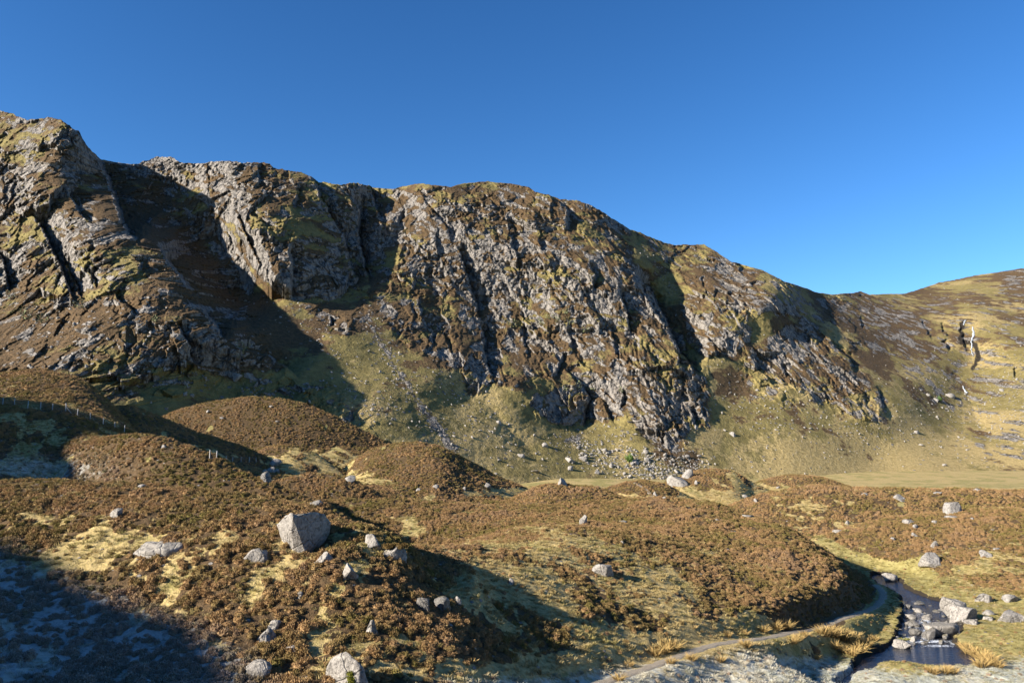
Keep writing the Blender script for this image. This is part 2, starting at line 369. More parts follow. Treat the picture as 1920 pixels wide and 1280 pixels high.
# crag weight
ax = np.arange(-200, 2140, 4.0); ay = np.arange(150, 990, 4.0); AX, AY = np.meshgrid(ax, ay)
def amap(polys, soft):
    m = np.full(AX.shape, -1e3)
    for p in polys: m = np.maximum(m, sdist(AX, AY, p))
    return np.clip(m / soft, -1, 1)
_cr = amap(CRAGS, 16.0); _sc = amap(SOFTCRAG, 30.0)
def asample(G, px, py): return bil(G, (px + 200) / 4.0, (py - 150) / 4.0)
def cragw(px, py):
    wx = px + 14 * fbm(px / 45, py / 45, 3, 31); wy = py + 14 * fbm(px / 45 + 50, py / 45, 3, 32)
    return sstep(asample(_cr, wx, wy), -.7, .7).astype(F32), sstep(asample(_sc, wx, wy), -.8, .8).astype(F32)
mC, mS = cragw(mpx, mpy)
# steps and ribs, wobbling a little
wob_x = mpx + 7 * fbm(mpx / 30, mpy / 30, 3, 41) + 3 * noise(mpx / 7, mpy / 7, 44); wob_y = mpy + 7 * fbm(mpx / 30 + 9, mpy / 30, 3, 42)
for pts, d, w, e in FAULTS:
    p = np.array(pts, float)
    if p[0, 1] < np.interp(p[0, 0], *zip(*SKY)) + 15: p = np.vstack([p[0] + (p[0] - p[1]) / np.hypot(*(p[0] - p[1])) * 70, p])
    R = w * 4 + 20; pts = p
    j0 = np.searchsorted(_px, p[:, 0].min() - R); j1 = np.searchsorted(_px, p[:, 0].max() + R)
    if j1 - j0 < 2: continue
    sl = (slice(None), slice(j0, j1))
    dd, side, fr = poly_dist(wob_x[sl], wob_y[sl], pts)
    taper = sstep(np.minimum(fr, 1 - fr), 0, .22)
    prof = np.where(side < 0, np.exp(-np.maximum(dd - e, 0) / w) * sstep(dd, 0, e), -.10 * np.exp(-dd / (w * .7)))
    mD[sl] += (d * prof * taper).astype(F32)
for pts, d, w in RIBS:
    dd, side, fr = poly_dist(wob_x, wob_y, pts)
    mD -= (d * np.exp(-(dd / w) ** 1.4) * np.clip(np.minimum(fr, 1 - fr) * 4, .0, 1) ** .5).astype(F32)
# blocky relief of the rock, smooth lumps of the turf
u_, v_ = ray(mpx, mpy); u_ = u_.astype(F32); v_ = v_.astype(F32)
WX = u_ * mD0; WZ = v_ * mD0
wx = WX + 5 * fbm(WX / 22, WZ / 22, 3, 51); wz = WZ + 5 * fbm(WX / 22 + 40, WZ / 22, 3, 52)
th = math.radians(62)
ja = wx * math.sin(th) + wz * math.cos(th); jb = -wx * math.cos(th) * 1.0 + wz * math.sin(th)
f1, c1 = facets(ja / 18, jb / 31, 61, 1.3); f2, c2 = facets(ja / 7.5 + 3, jb / 11.5, 71, 1.7); f3, c3 = facets(wx / 3.2, wz / 4.6, 81, 1.8); f4, c4 = facets(wx / 1.6, wz / 2.1, 91, 1.8)
big = fbm(ja / 60, jb / 110, 3, 55)
rw = blur(np.clip(mC + .8 * mS * (1 - mC), 0, 1), 7) * (1 - .65 * sstep(mpx, 1560, 1700) - .32 * sstep(mpx, 1700, 1790))
rough = np.clip(.75 + 1.1 * fbm(WX / 45, WZ / 35, 3, 57), .15, 1.4).astype(F32)
mD += 11 * big * (.25 + .75 * rw)
mD += rw * rough * (8.5 * f1 + 5.2 * f2 + 2.8 * f3 + 1.3 * f4)
mD += (1 - rw) * (1 - .6 * sstep(mpx, 1450, 1600) - .25 * sstep(mpx, 1700, 1790)) * (1.5 * fbm(WX / 25, WZ / 18, 4, 58) + .6 * fbm(WX / 5, WZ / 4, 3, 59))
# no deep overhangs: a block that juts out stands on rock
rowh = (np.gradient(mpy, axis=0) * mD0 / FPX).cumsum(0) * 1.1
mD = np.minimum.accumulate(mD - rowh, axis=0) + rowh
mD = mD.astype(F32)
MX, MY, MZ = u_ * mD, mD, EYE + v_ * mD
# rows behind the skyline: the plateau going back
def normals(X, Y, Z):
    def d(a, ax): return np.gradient(a, axis=ax)
    ax_, ay_, az_ = d(X, 1), d(Y, 1), d(Z, 1); bx, by, bz = d(X, 0), d(Y, 0), d(Z, 0)
    nx = ay_ * bz - az_ * by; ny = az_ * bx - ax_ * bz; nz = ax_ * by - ay_ * bx
    L = np.sqrt(nx * nx + ny * ny + nz * nz) + 1e-9; s = np.where(ny > 0, -1, 1)
    return nx / L * s, ny / L * s, nz / L * s
sm = [blur(a, 2) for a in (MX, MY, MZ)]
nx, ny, nz = normals(*sm); steep = 1 - nz
del sm
n_big = fbm(WX / 60, WZ / 40, 4, 101); n_mid = fbm(WX / 14, WZ / 10, 4, 102); n_sml = fbm(WX / 5, WZ / 4, 3, 103)
print('steep', np.quantile(steep[mC > .8], [.1, .25, .5, .75, .9]), np.quantile(steep[mC < .2], [.1, .5, .9]))
n_j = fbm(ja / 8.5, jb / 16, 4, 106); n_k = fbm(WX / 11, WZ / 6, 3, 107)
rbias = .16 * sstep(mpx, 1300, 1380) - .11 * sstep(mpy, 500, 400) * sstep(mpx, 700, 780) - .09 * sstep(mpx, 700, 500)
rockw = mC * np.clip(.46 + rbias + (steep - np.quantile(steep[mC > .8], .5)) * 1.9 + 1.0 * n_j + .5 * n_k + .8 * n_big + .5 * f2, 0, 1)
right = sstep(mpx, 1150, 1500)
rockw = np.maximum(rockw, mS * np.clip(.34 + .12 * right + np.clip(steep - .4, -.4, .15) + 1.2 * n_mid + .9 * n_k + .5 * n_sml, 0, .9))
talus = sstep(mpx, 600, 700) * sstep(mpx, 1120, 1000) * sstep(mpy, 640, 720)
right = sstep(mpx, 1150, 1500)
left = sstep(mpx, 760, 300)
bowl_shade = sstep(sdist(mpx, mpy, [(205,305),(330,335),(400,395),(445,470),(500,560),(600,660),(560,690),(500,665),(430,640),(345,530),(262,450),(235,400)]), -8, 14).astype(F32)
rockw = rockw * (1 - .2 * bowl_shade)  # shadowed bowl: less rock, more dark heather, deepening its shade through the cover colour
heathw = np.clip(.36 + .12 * bowl_shade + .11 * sstep(mpx, 1450, 1600) * sstep(mpy, 780, 660) + .9 * n_big + .7 * n_mid + .40 * left * sstep(mpy, 480, 640) + .36 * mC - .35 * sstep(mpy, 700, 860) * (1 - left) - .15 * talus, 0, 1)
right = sstep(mpx, 1150, 1500)
straww = np.clip(.14 + .34 * right + .6 * n_mid + .4 * noise(WX / 40, WZ / 25, 105) + .3 * sstep(mpy, 740, 880) + .22 * talus, 0, 1)
scw = np.zeros_like(mD)
SCREE = [([(690,592),(705,625),(735,680),(775,740),(820,800),(855,850)], 20, .95), ([(720,670),(760,720),(800,770),(860,840)], 14, .9), ([(905,735),(935,775),(985,830),(1020,870)], 9, .6),
         ([(560,570),(620,650),(700,735),(800,830)], 26, .4), ([(640,720),(760,800),(900,880)], 30, .5), ([(1060,830),(1110,850)], 22, .8), ([(1150,850),(1220,880),(1300,890)], 38, .9),
         ([(1210,470),(1240,510),(1262,540)], 10, .6), ([(60,600),(130,620),(150,660)], 50, .45), ([(250,640),(350,690),(450,720)], 40, .35), ([(1750,760),(1850,800),(1910,760)], 60, .45), ([(1880,730),(1920,720)], 40, .8), ([(1400,760),(1500,790),(1680,800)], 40, .3),
         ([(820,700),(870,770),(940,830)], 22, .5), ([(1100,800),(1290,850)], 20, .6)]
for pts, w, s in SCREE:
    dd, _, fr = poly_dist(wob_x, wob_y, pts); scw = np.maximum(scw, s * np.exp(-(dd / w) ** 2)).astype(F32)
scw = np.clip(scw * .8 + .07 * (1 - mC), 0, 1)
greyscree = np.zeros_like(mD)
for pts, w in (([(690,592),(705,625),(735,680),(775,740),(820,800),(850,845)], 10), ([(1060,823),(1080,828)], 14), ([(1900,725),(1930,720)], 12)):
    dd, _, fr = poly_dist(wob_x, wob_y, pts); greyscree = np.maximum(greyscree, np.exp(-(dd / (w * (.55 + .95 * fr))) ** 2))
rockw = np.maximum(rockw, (greyscree * np.clip(.60 + .5 * n_k + .25 * n_sml, 0, .8)).astype(F32))
wet = np.exp(-(poly_dist(wob_x, wob_y, [(1808,605),(1800,640),(1830,650),(1836,668),(1822,690)])[0] / 7) ** 2)
moss = np.clip(.15 + n_mid * .8 + n_big * .5, 0, 1) * np.exp(-(poly_dist(wob_x, wob_y, [(560,590),(640,650),(700,660),(760,680),(860,720)])[0] / 45) ** 2)
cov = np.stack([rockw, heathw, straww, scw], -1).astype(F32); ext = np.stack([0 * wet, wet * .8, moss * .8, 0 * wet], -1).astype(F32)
V = np.stack([MX, MY, MZ], -1).astype(F32)
back = []
top = V[0].copy()
for k, (dy, dz) in enumerate(((12, -1.0), (40, -4), (110, -16), (260, -60), (520, -160))):
    b = top.copy(); s = (top[:, 1] + dy) / top[:, 1]; b[:, 0] *= s; b[:, 1] += dy; b[:, 2] += dz; back.append(b)
back = np.stack(back[::-1]); nb_ = len(back)
V = np.concatenate([back, V]); cov = np.concatenate([np.repeat(cov[:1], nb_, 0), cov]); ext = np.concatenate([np.repeat(ext[:1], nb_, 0), ext])
MAT_FAR = ground_material("corrie_ground", True)
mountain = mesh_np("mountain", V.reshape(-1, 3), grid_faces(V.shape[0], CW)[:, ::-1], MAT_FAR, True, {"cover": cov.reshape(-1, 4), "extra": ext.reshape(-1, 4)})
tag(mountain, kind="structure")
_rowpix = mpy
def on_mountain(px, py):
    """point of the corrie wall seen at a pixel"""
    c = (px - _px[0]) / (_px[1] - _px[0]); j = int(np.clip(round(c), 0, CW - 1))
    Y = float(np.interp(py, mpy[:, j], mD[:, j])); return at(px, py, Y)
# ------------------------------------------------------------------ moraine ground in front of the wall (structure)
# floor under the mounds: (px, py, Y) seen points and ('w', x, y, z) world points
FLOOR = [('w',0,0,18.2),('w',-25,0,20.5),('w',25,0,16.5),('w',0,-30,22),('w',0,20,12.6),('w',-25,20,14.5),('w',25,20,10.5),('w',60,0,13),('w',60,30,7),('w',-60,0,27),('w',-60,30,21),
 (0,1280,42),(320,1280,42.5),(640,1280,43),(960,1280,50),(1150,1275,56),(1300,1220,64),(1450,1195,71),(1560,1170,76),
 (0,1100,54),(200,1080,57),(330,1140,51),(500,1160,49),(640,1160,50),(690,1110,51.5),(800,1115,55),(900,1155,56),(1000,1080,68),(1050,1000,90),(1050,1170,61),
 ('w',-60,92,7),('w',-30,92,5.5),('w',-12,95,5),('w',20,112,3.2),('w',48,100,0.9),('w',52,118,1.2),('w',44,76,.7),('w',55,70,.8),('w',36,68,.5),('w',60,85,.8),('w',70,60,1.5),('w',100,100,1.0),('w',95,70,3),
 ('w',58,135,1.6),('w',75,125,1.8),('w',100,125,2.0),('w',110,150,2.5),('w',60,160,2.2),('w',20,155,4),('w',-20,150,5),('w',-50,150,9),
 (0,830,115),(0,757,130),(125,772,130),(240,806,146),('w',-50,142,10.5),('w',-40,170,11),(440,862,200),(520,885,190),(600,900,180),('w',-150,150,27),
 ('w',-60,240,13),('w',-30,290,7),('w',20,260,3),('w',60,240,2.5),('w',120,240,3),('w',160,200,3),('w',0,350,1.5),('w',20,400,2.2),('w',100,350,.0),('w',200,350,.8),('w',120,430,-.2),('w',220,430,1.2),('w',300,430,2),('w',200,500,2),('w',0,500,-6),('w',100,510,-2),('w',330,510,3),
 ('w',-120,240,24),('w',-160,220,26),('w',-120,320,8),('w',-250,320,10),('w',-220,200,34),('w',-260,420,0),('w',-60,400,-8)]
# mounds by the line of their crest: (px, py, Y, front width, back width)
MOUNDS = [
 [(-140,903,84,34,16),(0,904,82,34,16),(120,905,80,32,16),(220,910,77,30,15),(300,914,75,28,15),(420,925,71,25,14),(500,938,68,22,13),(570,950,66,20,13),(640,972,63,18,12),(700,990,61,12,12),(760,1022,60,10,10),(820,1056,60,8,10),(890,1088,60,6,8)],
 [(560,960,118,16,20),(610,941,121,22,20),(700,936,123,34,22),(850,944,124,42,24),(960,949,125,46,24),(1080,944,128,50,24),(1180,937,130,52,24),(1260,934,130,52,24),(1330,943,127,48,24),(1400,963,123,44,24),(1470,990,115,38,28),(1540,1030,107,29,28),(1600,1070,101,21,26),(1642,1104,97,14,22),(1664,1126,94,6,10)],
 [(940,948,178,14,20),(985,922,180,26,24),(1020,910,181,32,26),(1060,907,182,34,26),(1110,913,181,32,26),(1150,924,180,26,22),(1190,940,178,14,16)],
 [(1120,920,232,14,20),(1180,904,235,24,24),(1210,900,236,26,24),(1240,905,235,22,24),(1270,920,233,14,16)],
 [(620,900,214,14,16),(650,872,214,26,26),(690,846,214,36,32),(735,834,214,40,34),(790,829,213,42,34),(825,836,212,42,32),(865,857,211,36,28),(920,886,210,26,22),(985,914,208,12,14)],
 [(430,880,258,16,20),(480,858,260,30,26),(540,824,264,46,34),(590,812,266,50,36),(630,809,267,50,36),(680,815,267,46,34),(730,830,266,40,30),(790,860,264,26,22)],
 [(-140,858,112,24,16),(0,842,112,24,18),(60,838,112,24,18),(120,833,112,26,18),(180,822,112,27,19),(250,814,112,28,20),(310,819,111,28,20),(350,836,110,27,19),(400,855,109,25,18),(450,880,107,22,16),(500,902,105,18,14),(560,930,103,14,12),(610,948,101,8,10)],
 [(-140,712,186,44,34),(0,700,184,44,34),(60,693,183,44,34),(110,699,182,44,32),(150,711,181,42,30),(188,738,180,40,24),(228,780,178,34,16),(262,816,177,22,10),(300,842,176,8,6)],
 [(190,760,188,10,10),(240,762,190,24,14),(300,783,191,26,14),(360,806,192,24,14),(420,826,193,20,12),(470,842,194,12,10),(500,856,195,6,6)],
 [(230,812,252,12,24),(310,778,254,20,30),(390,755,256,24,32),(470,744,258,28,34),(530,748,258,28,32),(590,764,257,24,28),(650,792,256,18,22),(710,822,255,10,12)],
 [(460,855,205,12,14),(500,838,206,18,18),(540,836,206,20,18),(590,850,205,14,16),(640,880,203,8,10)],
 [(540,895,150,14,14),(590,888,152,20,16),(640,893,151,18,16),(690,915,149,10,12)],
 [(1370,950,176,14,20),(1410,932,178,24,26),(1460,920,179,30,30),(1530,912,180,34,32),(1620,914,180,36,32),(1700,917,180,36,32),(1800,917,181,36,32),(1920,920,181,36,32),(2080,922,181,36,32)],
 [(1530,1008,138,8,12),(1580,990,142,16,18),(1640,977,144,24,20),(1700,968,145,30,22),(1770,960,146,34,24),(1840,955,146,38,24),(1920,953,146,40,24),(2080,948,146,42,24)],
 [(1215,918,268,12,20),(1255,900,272,24,26),(1300,884,276,32,30),(1340,880,277,32,30),(1380,886,276,28,28),(1410,904,274,14,18)],
 [(1390,912,312,14,20),(1440,897,318,26,28),(1500,890,320,30,28),(1550,897,319,26,26),(1590,909,316,12,16)],
 [(1740,1085,108,6,8),(1790,1068,116,12,12),(1850,1058,119,18,14),(1920,1052,120,24,14),(2080,1040,120,26,14)]]
NC, NR = 1000, 1000
_u = np.concatenate([np.linspace(-.80, -.665, 41)[:-1], np.linspace(-.665, .665, NC - 80), np.linspace(.665, .80, 41)[1:]])
NC = len(_u)
_Y = np.concatenate([np.geomspace(3, 39, 40)[:-1], np.geomspace(39, 300, NR - 160), np.linspace(300, 545, 122)[1:]]); NR = len(_Y)
fp, fv = [], []
for q in FLOOR:
    if q[0] == 'w': x, y, z = q[1:]
    else: x, y, z = at(*q)
    fp.append((x, y)); fv.append(z)
_ff = tps(fp, fv, 4e-4)
# smooth floor on a coarse grid
cu = np.linspace(-.82, .82, 165); cY = np.geomspace(2.8, 560, 260)
CU, CYY = np.meshgrid(cu, cY)
cF = _ff(CU * CYY, CYY)
def crow(Y): return np.log(np.asarray(Y) / 2.8) / np.log(560 / 2.8) * 259
def cgrid(G, u, Y): return bil(G, (np.asarray(u) + .82) / 1.64 * 164, crow(Y))
def interp_cols(u, us, vals):
    """smooth interpolation of crest values over u"""
    us = np.asarray(us); vals = np.asarray(vals, float); n = len(us)
    m = np.gradient(vals, us)
    k = np.clip(np.searchsorted(us, u) - 1, 0, n - 2); h = us[k + 1] - us[k]; t = np.clip((u - us[k]) / h, 0, 1)
    return (2*t**3-3*t**2+1)*vals[k] + (t**3-2*t**2+t)*h*m[k] + (-2*t**3+3*t**2)*vals[k+1] + (t**3-t**2)*h*m[k+1]
class Mound:
    def __init__(s, pts):
        p = np.array(pts, float); s.us, s.vs = ray(p[:, 0], p[:, 1]); s.Yc, s.wf, s.wb = p[:, 2], p[:, 3], p[:, 4]
        s.corr = np.zeros(len(p))
    def amp(s, u, Y, corr=None):
        """height above the floor at (u, Y) arrays of the same shape"""
        uc = np.clip(u, s.us[0], s.us[-1])
        Yc = interp_cols(uc, s.us, s.Yc); v = interp_cols(uc, s.us, s.vs + s.corr); wf = interp_cols(uc, s.us, s.wf); wb = interp_cols(uc, s.us, s.wb)
        a = EYE + v * Yc - cgrid(cF, uc, Yc)
        out = np.abs(u - uc) * Yc
        a = a - out * .5
        d = Y - Yc; t = np.clip(np.where(d < 0, -d / wf, d / wb), 0, 1)
        # rounder brow, hollow foot
        prof = .5 + .5 * np.cos(np.pi * t ** .92)
        return np.maximum(a, 0) * prof
    def fit(s):
        for it in range(5):
            for i in range(1, len(s.us) - 1):
                Y = np.linspace(s.Yc[i] - s.wf[i] * .7, s.Yc[i] + s.wb[i] * .4, 60); u = np.full(60, s.us[i])
                h = cgrid(cF, u, Y) + s.amp(u, Y)
                top = ((h - EYE) / Y).max(); s.corr[i] += np.clip(s.vs[i] - top, -.02, .02) * .9
MS = [Mound(m) for m in MOUNDS]
for m in MS: m.fit()
NU, NY = np.meshgrid(_u, _Y)
def ground_base(u, Y):
    F = cgrid(cF, u, Y); acc = np.zeros_like(F)
    for m in MS:
        j = (Y > m.Yc.min() - m.wf.max()) & (Y < m.Yc.max() + m.wb.max()) & (u > m.us[0] - .08) & (u < m.us[-1] + .08)
        if not j.any(): continue
        a = m.amp(u[j], Y[j]); b = acc[j]
        k = .8; hh = np.clip(.5 + .5 * (a - b) / k, 0, 1); acc[j] = b + (a - b) * hh + k * hh * (1 - hh) - k * .25 * (1 - np.abs(2 * hh - 1))
    return F + np.maximum(acc, 0)
NZ = ground_base(NU, NY)
NX = NU * NY
# --- stream bed, pool, path
def floor_pt(px, py, z):
    u, v = ray(px, py); Y = (z - EYE) / v; return (u * Y, Y)
WATER_Z = 0.0
POOL = [(1560,1290),(1592,1262),(1606,1244),(1622,1230),(1655,1218),(1678,1204),(1684,1186),(1692,1165),(1694,1140),(1688,1122),(1670,1110),(1650,1102),(1636,1090),(1632,1081),(1645,1077),(1668,1080),(1690,1092),(1696,1103),(1715,1112),(1740,1122),(1768,1130),(1782,1142),(1794,1162),(1806,1178),(1802,1192),(1785,1204),(1800,1216),(1822,1226),(1842,1240),(1835,1247),(1805,1254),(1770,1258),(1735,1253),(1700,1249),(1660,1252),(1630,1262),(1600,1276),(1580,1295)]
poolw = [floor_pt(a, b, WATER_Z) for a, b in POOL]
pm = (NU > .25) & (NY > 55) & (NY < 135)
pd = np.full(NU.shape, -50.0); pd[pm] = sdist(NX[pm], NY[pm], poolw)
wobp = fbm(NX / 1.6, NY / 1.6, 3, 201) * .5 + fbm(NX / .5, NY / .5, 2, 202) * .16
bank = pd + wobp
PATH = [(1060,1300),(1120,1281),(1180,1262),(1240,1241),(1290,1222),(1340,1206),(1400,1197),(1460,1190),(1510,1182),(1555,1168),(1600,1153),(1632,1142),(1650,1130),(1657,1118),(1652,1107),(1642,1100)]
def hit_near(px, py, Z=None, y0=40, y1=520):
    """first ground point seen at a pixel"""
    Z = NZ if Z is None else Z
    u, v = ray(px, py); c = np.interp(u, _u, np.arange(NC)); i = int(min(c, NC - 2)); a = c - i
    col = Z[:, i] * (1 - a) + Z[:, i + 1] * a
    f = col - (EYE + v * _Y); ok = np.where((f >= 0) & (_Y > y0) & (_Y < y1))[0]
    if len(ok) == 0: return None
    k = ok[0]
    if k == 0: Y = _Y[0]
    else:
        d = f[k] - f[k - 1]; Y = _Y[k - 1] + (_Y[k] - _Y[k - 1]) * (-f[k - 1] / d if d else 0)
    return np.array([u * Y, Y, EYE + v * Y])
# ground beside the water lies low, with a steep cut bank
flat = sstep(pd, -7, -1.2)
NZ = NZ * (1 - flat) + np.minimum(NZ, .55 + .25 * noise(NX / 3, NY / 3, 203)) * flat
path3 = [hit_near(a, b) for a, b in PATH]; path3 = np.array([p for p in path3 if p is not None])
pathxy = path3[:, :2]
pmk = (NU > .0) & (NY > 40) & (NY < 130)
pth = np.full(NU.shape, 50.0); pfr = np.zeros(NU.shape)
a_, _, b_ = poly_dist(NX[pmk], NY[pmk], pathxy); pth[pmk] = a_; pfr[pmk] = b_
PW = .50
# height of the path: the ground's own height along it, smoothed, laid level across
tt = np.linspace(0, 1, 60); seg = np.r_[0, np.cumsum(np.hypot(*np.diff(pathxy, axis=0).T))]; seg /= seg[-1]
pc = np.stack([np.interp(tt, seg, pathxy[:, 0]), np.interp(tt, seg, pathxy[:, 1])], -1)
def zground(x, y, Z=None):
    Z = NZ if Z is None else Z
    x = np.asarray(x, float); y = np.asarray(y, float)
    return bil(Z, np.interp(x / y, _u, np.arange(NC)), np.interp(y, _Y, np.arange(NR)))
pz = zground(pc[:, 0], pc[:, 1])
for _ in range(6): pz = np.r_[pz[0], (pz[:-2] + 2 * pz[1:-1] + pz[2:]) / 4, pz[-1]]
pz = np.maximum(pz, .75)
pzv = np.interp(pfr, tt, pz)
k_ = sstep(pth, 2.6, PW + .1)
NZ = NZ * (1 - k_) + (pzv - .05) * k_
# --- what grows where
n1 = fbm(NX / 14, NY / 14, 4, 211); n2 = fbm(NX / 4.0, NY / 5.0, 4, 212); n3 = fbm(NX / 1.3, NY / 1.6, 3, 213)
PXN, PYN = pix(NX, NY, NZ)
def blob(px, py, rx, ry, a=0):
    c, s = math.cos(math.radians(a)), math.sin(math.radians(a)); dx = PXN - px; dy = PYN - py
    return np.exp(-(((dx * c + dy * s) / rx) ** 2 + ((-dx * s + dy * c) / ry) ** 2))
vis = NY > 38
mound_h = NZ - cgrid(cF, NU, NY)
onm = sstep(mound_h, 1.2, 4.5)
hm = .62 + .36 * onm + .50 * n1 + .85 * n2
# strawy places on the near mounds (they lie at these spots of the ground)
for b in [(985,1105,95,60,0),(880,1085,60,50,30),(1050,1010,60,30,10),(760,990,80,22,10),(1000,1245,300,18,-6),(1250,1190,200,16,-6),(160,1025,90,26,-25),(60,975,60,16,0),(250,1060,60,18,-20),(560,1010,40,40,0),(650,850,90,40,10),(560,860,60,24,0),(900,925,30,8,0),(40,885,120,22,0),(420,1010,40,14,0),(130,1040,60,20,-30),
          (1260,1070,50,40,60),(1230,1120,80,30,40),(1340,1040,40,14,20),(1400,905,70,20,0),(1340,925,40,22,0),(1280,905,30,25,0),(1560,945,80,14,0),(1500,960,60,20,20)]:
    hm -= .52 * blob(*b)
hm += sstep(NY, 115, 90) * vis * .55 * n3 + .30 * blob(1330, 1040, 230, 75, 18) + .2 * blob(1150, 970, 260, 40, 0) + .25 * blob(720, 1170, 150, 70)
hm += .9 * blob(1570, 1110, 80, 55) + .8 * blob(1510, 1140, 110, 34, -12) + .5 * blob(800, 870, 110, 40) + .25 * blob(600, 830, 80, 20)
flats = [(1480,985),(1540,1005),(1600,1040),(1680,1052),(1740,1055),(1760,1085),(1800,1110),(1930,1125),(1930,1290),(1500,1290),(1560,1200),(1640,1120),(1650,1105),(1600,1062),(1540,1022)]
fpoly = sdist(PXN, PYN, flats); near_flat = vis & (NY < 150)
hm -= 1.6 * np.where(near_flat, sstep(fpoly, -10, 10), 0)
lowfar = sstep(NY, 150, 190) * sstep(NX, -40, 30)
hm -= 1.3 * sstep(NY, 185, 215) * (1 - sstep(mound_h, 1.0, 3.0)) * sstep(NX, -50, 0)
hm -= 1.4 * sstep(pth, 3.5, 1.2) * (1 - .8 * sstep(NX, 20, 28))
hm -= 1.2 * sstep(PYN, 1225, 1262) * vis * sstep(PXN, 850, 1100) * (NY < 80)
hm += 1.0 * blob(1665, 1150, 26, 30) * (pd < -.1)
hm = hm + .55 * sstep(NY, 120, 190) * fbm(NX / 5.5, NY / 8, 3, 216)
hm = np.where(NY > 335, hm - .95 + .9 * fbm(NX / 14, NY / 30, 3, 232), hm)
hm = np.clip(hm, 0, 1)
hm = sstep(hm, .30, .62)
# --- small relief
bump_ = .55 * fbm(NX / 9, NY / 9, 3, 221) + .28 * hm * fbm(NX / 2.6, NY / 2.6, 3, 222) + .14 * fbm(NX / 1.1, NY / 1.1, 2, 223)
damp = (1 - sstep(pth, 2.0, .7)) * (1 - sstep(pd, -2.5, .2)) * (1 - .7 * sstep(NY, 300, 400))
NZ = NZ + bump_ * damp
lumpy = (hm * (PXN < 900) * (PYN > 1000) * vis)
NZ = NZ + lumpy * .35 * np.abs(fbm(NX / 2.2, NY / 2.2, 3, 224))
bed = sstep(bank, -.25, .35)
NZ = NZ * (1 - bed) + np.minimum(NZ, -.55 - .25 * noise(NX / 1.5, NY / 1.5, 205)) * bed
_c = hit_near(566, 1040); HOLE = np.exp(-((NX - _c[0] - .9) / 1.7) ** 2 - ((NY - _c[1] - 1.9) / 1.7) ** 2); NZ = NZ - .95 * HOLE * sstep(NY, _c[1] - .6, _c[1] + .6)
# --- cover weights
g_green = np.where(near_flat, sstep(fpoly, -20, 10), 0)
straw = np.clip(.76 + .6 * n2 + .35 * n1 - .42 * g_green * (1 + .8 * n1) + .25 * sstep(NY, 330, 420), 0, 1)
straw = np.clip(straw - .3 * blob(1700, 1060, 80, 25) - (.34 - 1.1 * fbm(NX / 9, NY / 22, 4, 231)) * sstep(NY, 325, 345), 0, 1)
mossn = np.clip(.1 + n2, 0, 1) * (.7 * blob(170, 1010, 200, 60) + .7 * blob(250, 850, 150, 22) + .6 * blob(900, 1090, 90, 60) + .8 * blob(1900, 1090, 40, 18) + .4 * blob(1790, 1245, 90, 40))
frost = np.zeros_like(NZ)
frost += .95 * sstep(PYN - (1010 + .42 * PXN), -20, 70) * sstep(PXN, 560, 380) * vis * (NY < 70)
frost += .8 * sstep(PYN - np.interp(PXN, [700, 1000, 1200, 1400, 1560, 1700, 1920], [1275, 1262, 1238, 1212, 1222, 1252, 1222]), -8, 22) * sstep(PXN, 700, 950) * (NY < 78)
frost += .75 * blob(60, 880, 160, 30) * (NY > 90) * (NY < 125)
frost = np.clip(frost, 0, 1)
wetn = sstep(bank, -.55, -.05) * .9 + .8 * sstep(pd, -.2, .3)
cov = np.stack([np.zeros_like(NZ), np.clip(hm * 1.1, 0, 1), straw, .10 + .2 * sstep(NY, 330, 420) + 0 * NZ], -1)
ext = np.stack([frost, wetn, mossn, 0 * NZ], -1)
MAT_NEAR = ground_material("moor_ground", False)
terrain = mesh_np("terrain", np.stack([NX, NY, NZ], -1).reshape(-1, 3), grid_faces(NR, NC), MAT_NEAR, True, {"cover": cov.reshape(-1, 4), "extra": ext.reshape(-1, 4)})
tag(terrain, kind="structure")
# ground beyond the sides and behind, with the hill on the left that shades the near slope
ox = np.linspace(-420, 420, 169); oy = np.linspace(-260, 560, 165); OX, OY = np.meshgrid(ox, oy)
OZ = np.where(OY > 6, cgrid(cF, np.clip(OX / np.maximum(OY, 6), -.8, .8), np.maximum(OY, 6)), 18.2 - .02 * OY)
infr = sstep(np.abs(OX) - .70 * np.maximum(OY, 0), 14, 2)
OZ = np.where(OY > 0, OZ, 18.2 + .03 * np.abs(OX) - .02 * OY) - .6 - 14 * infr * sstep(OY, 2, 30)
SUNH = np.array([TO_SUN.x, TO_SUN.y]) / math.hypot(TO_SUN.x, TO_SUN.y); TEL = math.tan(SUN_EL)
Q = -OX * SUNH[1] + OY * SUNH[0]; A_ = OX * SUNH[0] + OY * SUNH[1]     # across and along the sun's direction
HILL_Q = []
_hq = [-420, -300, -230, -208, -190, -178, -165, -155, -146, -142, -136, -129, -115, -100, -86, -75, -71.6, -65, -60, -56, -50.6, -47, -43, -30, 0, 40, 200]
_hz = [50, 54, 57, 58, 57.3, 59.5, 61, 62, 62, 60.5, 57.8, 55, 52, 49.5, 49, 49.3, 49.9, 50.6, 50.9, 51.4, 51.9, 51.6, 51.4, 51.5, 53, 60, 80]
hz = np.interp(Q, _hq, _hz) + 1.9 * noise(Q / 5.5, A_ / 40, 301) + 1.0 * noise(Q / 3, A_ / 40, 302)
hs = np.where(A_ < 95, np.clip(1 - (95 - A_) / 70, 0, 1), 1 - .45 * sstep(A_, 95, 300))
OZ2 = OZ + np.maximum(hz - OZ, 0) * hs
OZ = np.where(A_ > 14, OZ2, OZ)
HM = np.clip(.6 + .6 * fbm(OX / 14, OY / 14, 3, 303), 0, 1)
cov = np.stack([0 * OZ, HM, .5 + .5 * fbm(OX / 9, OY / 9, 3, 304), .1 + 0 * OZ], -1)
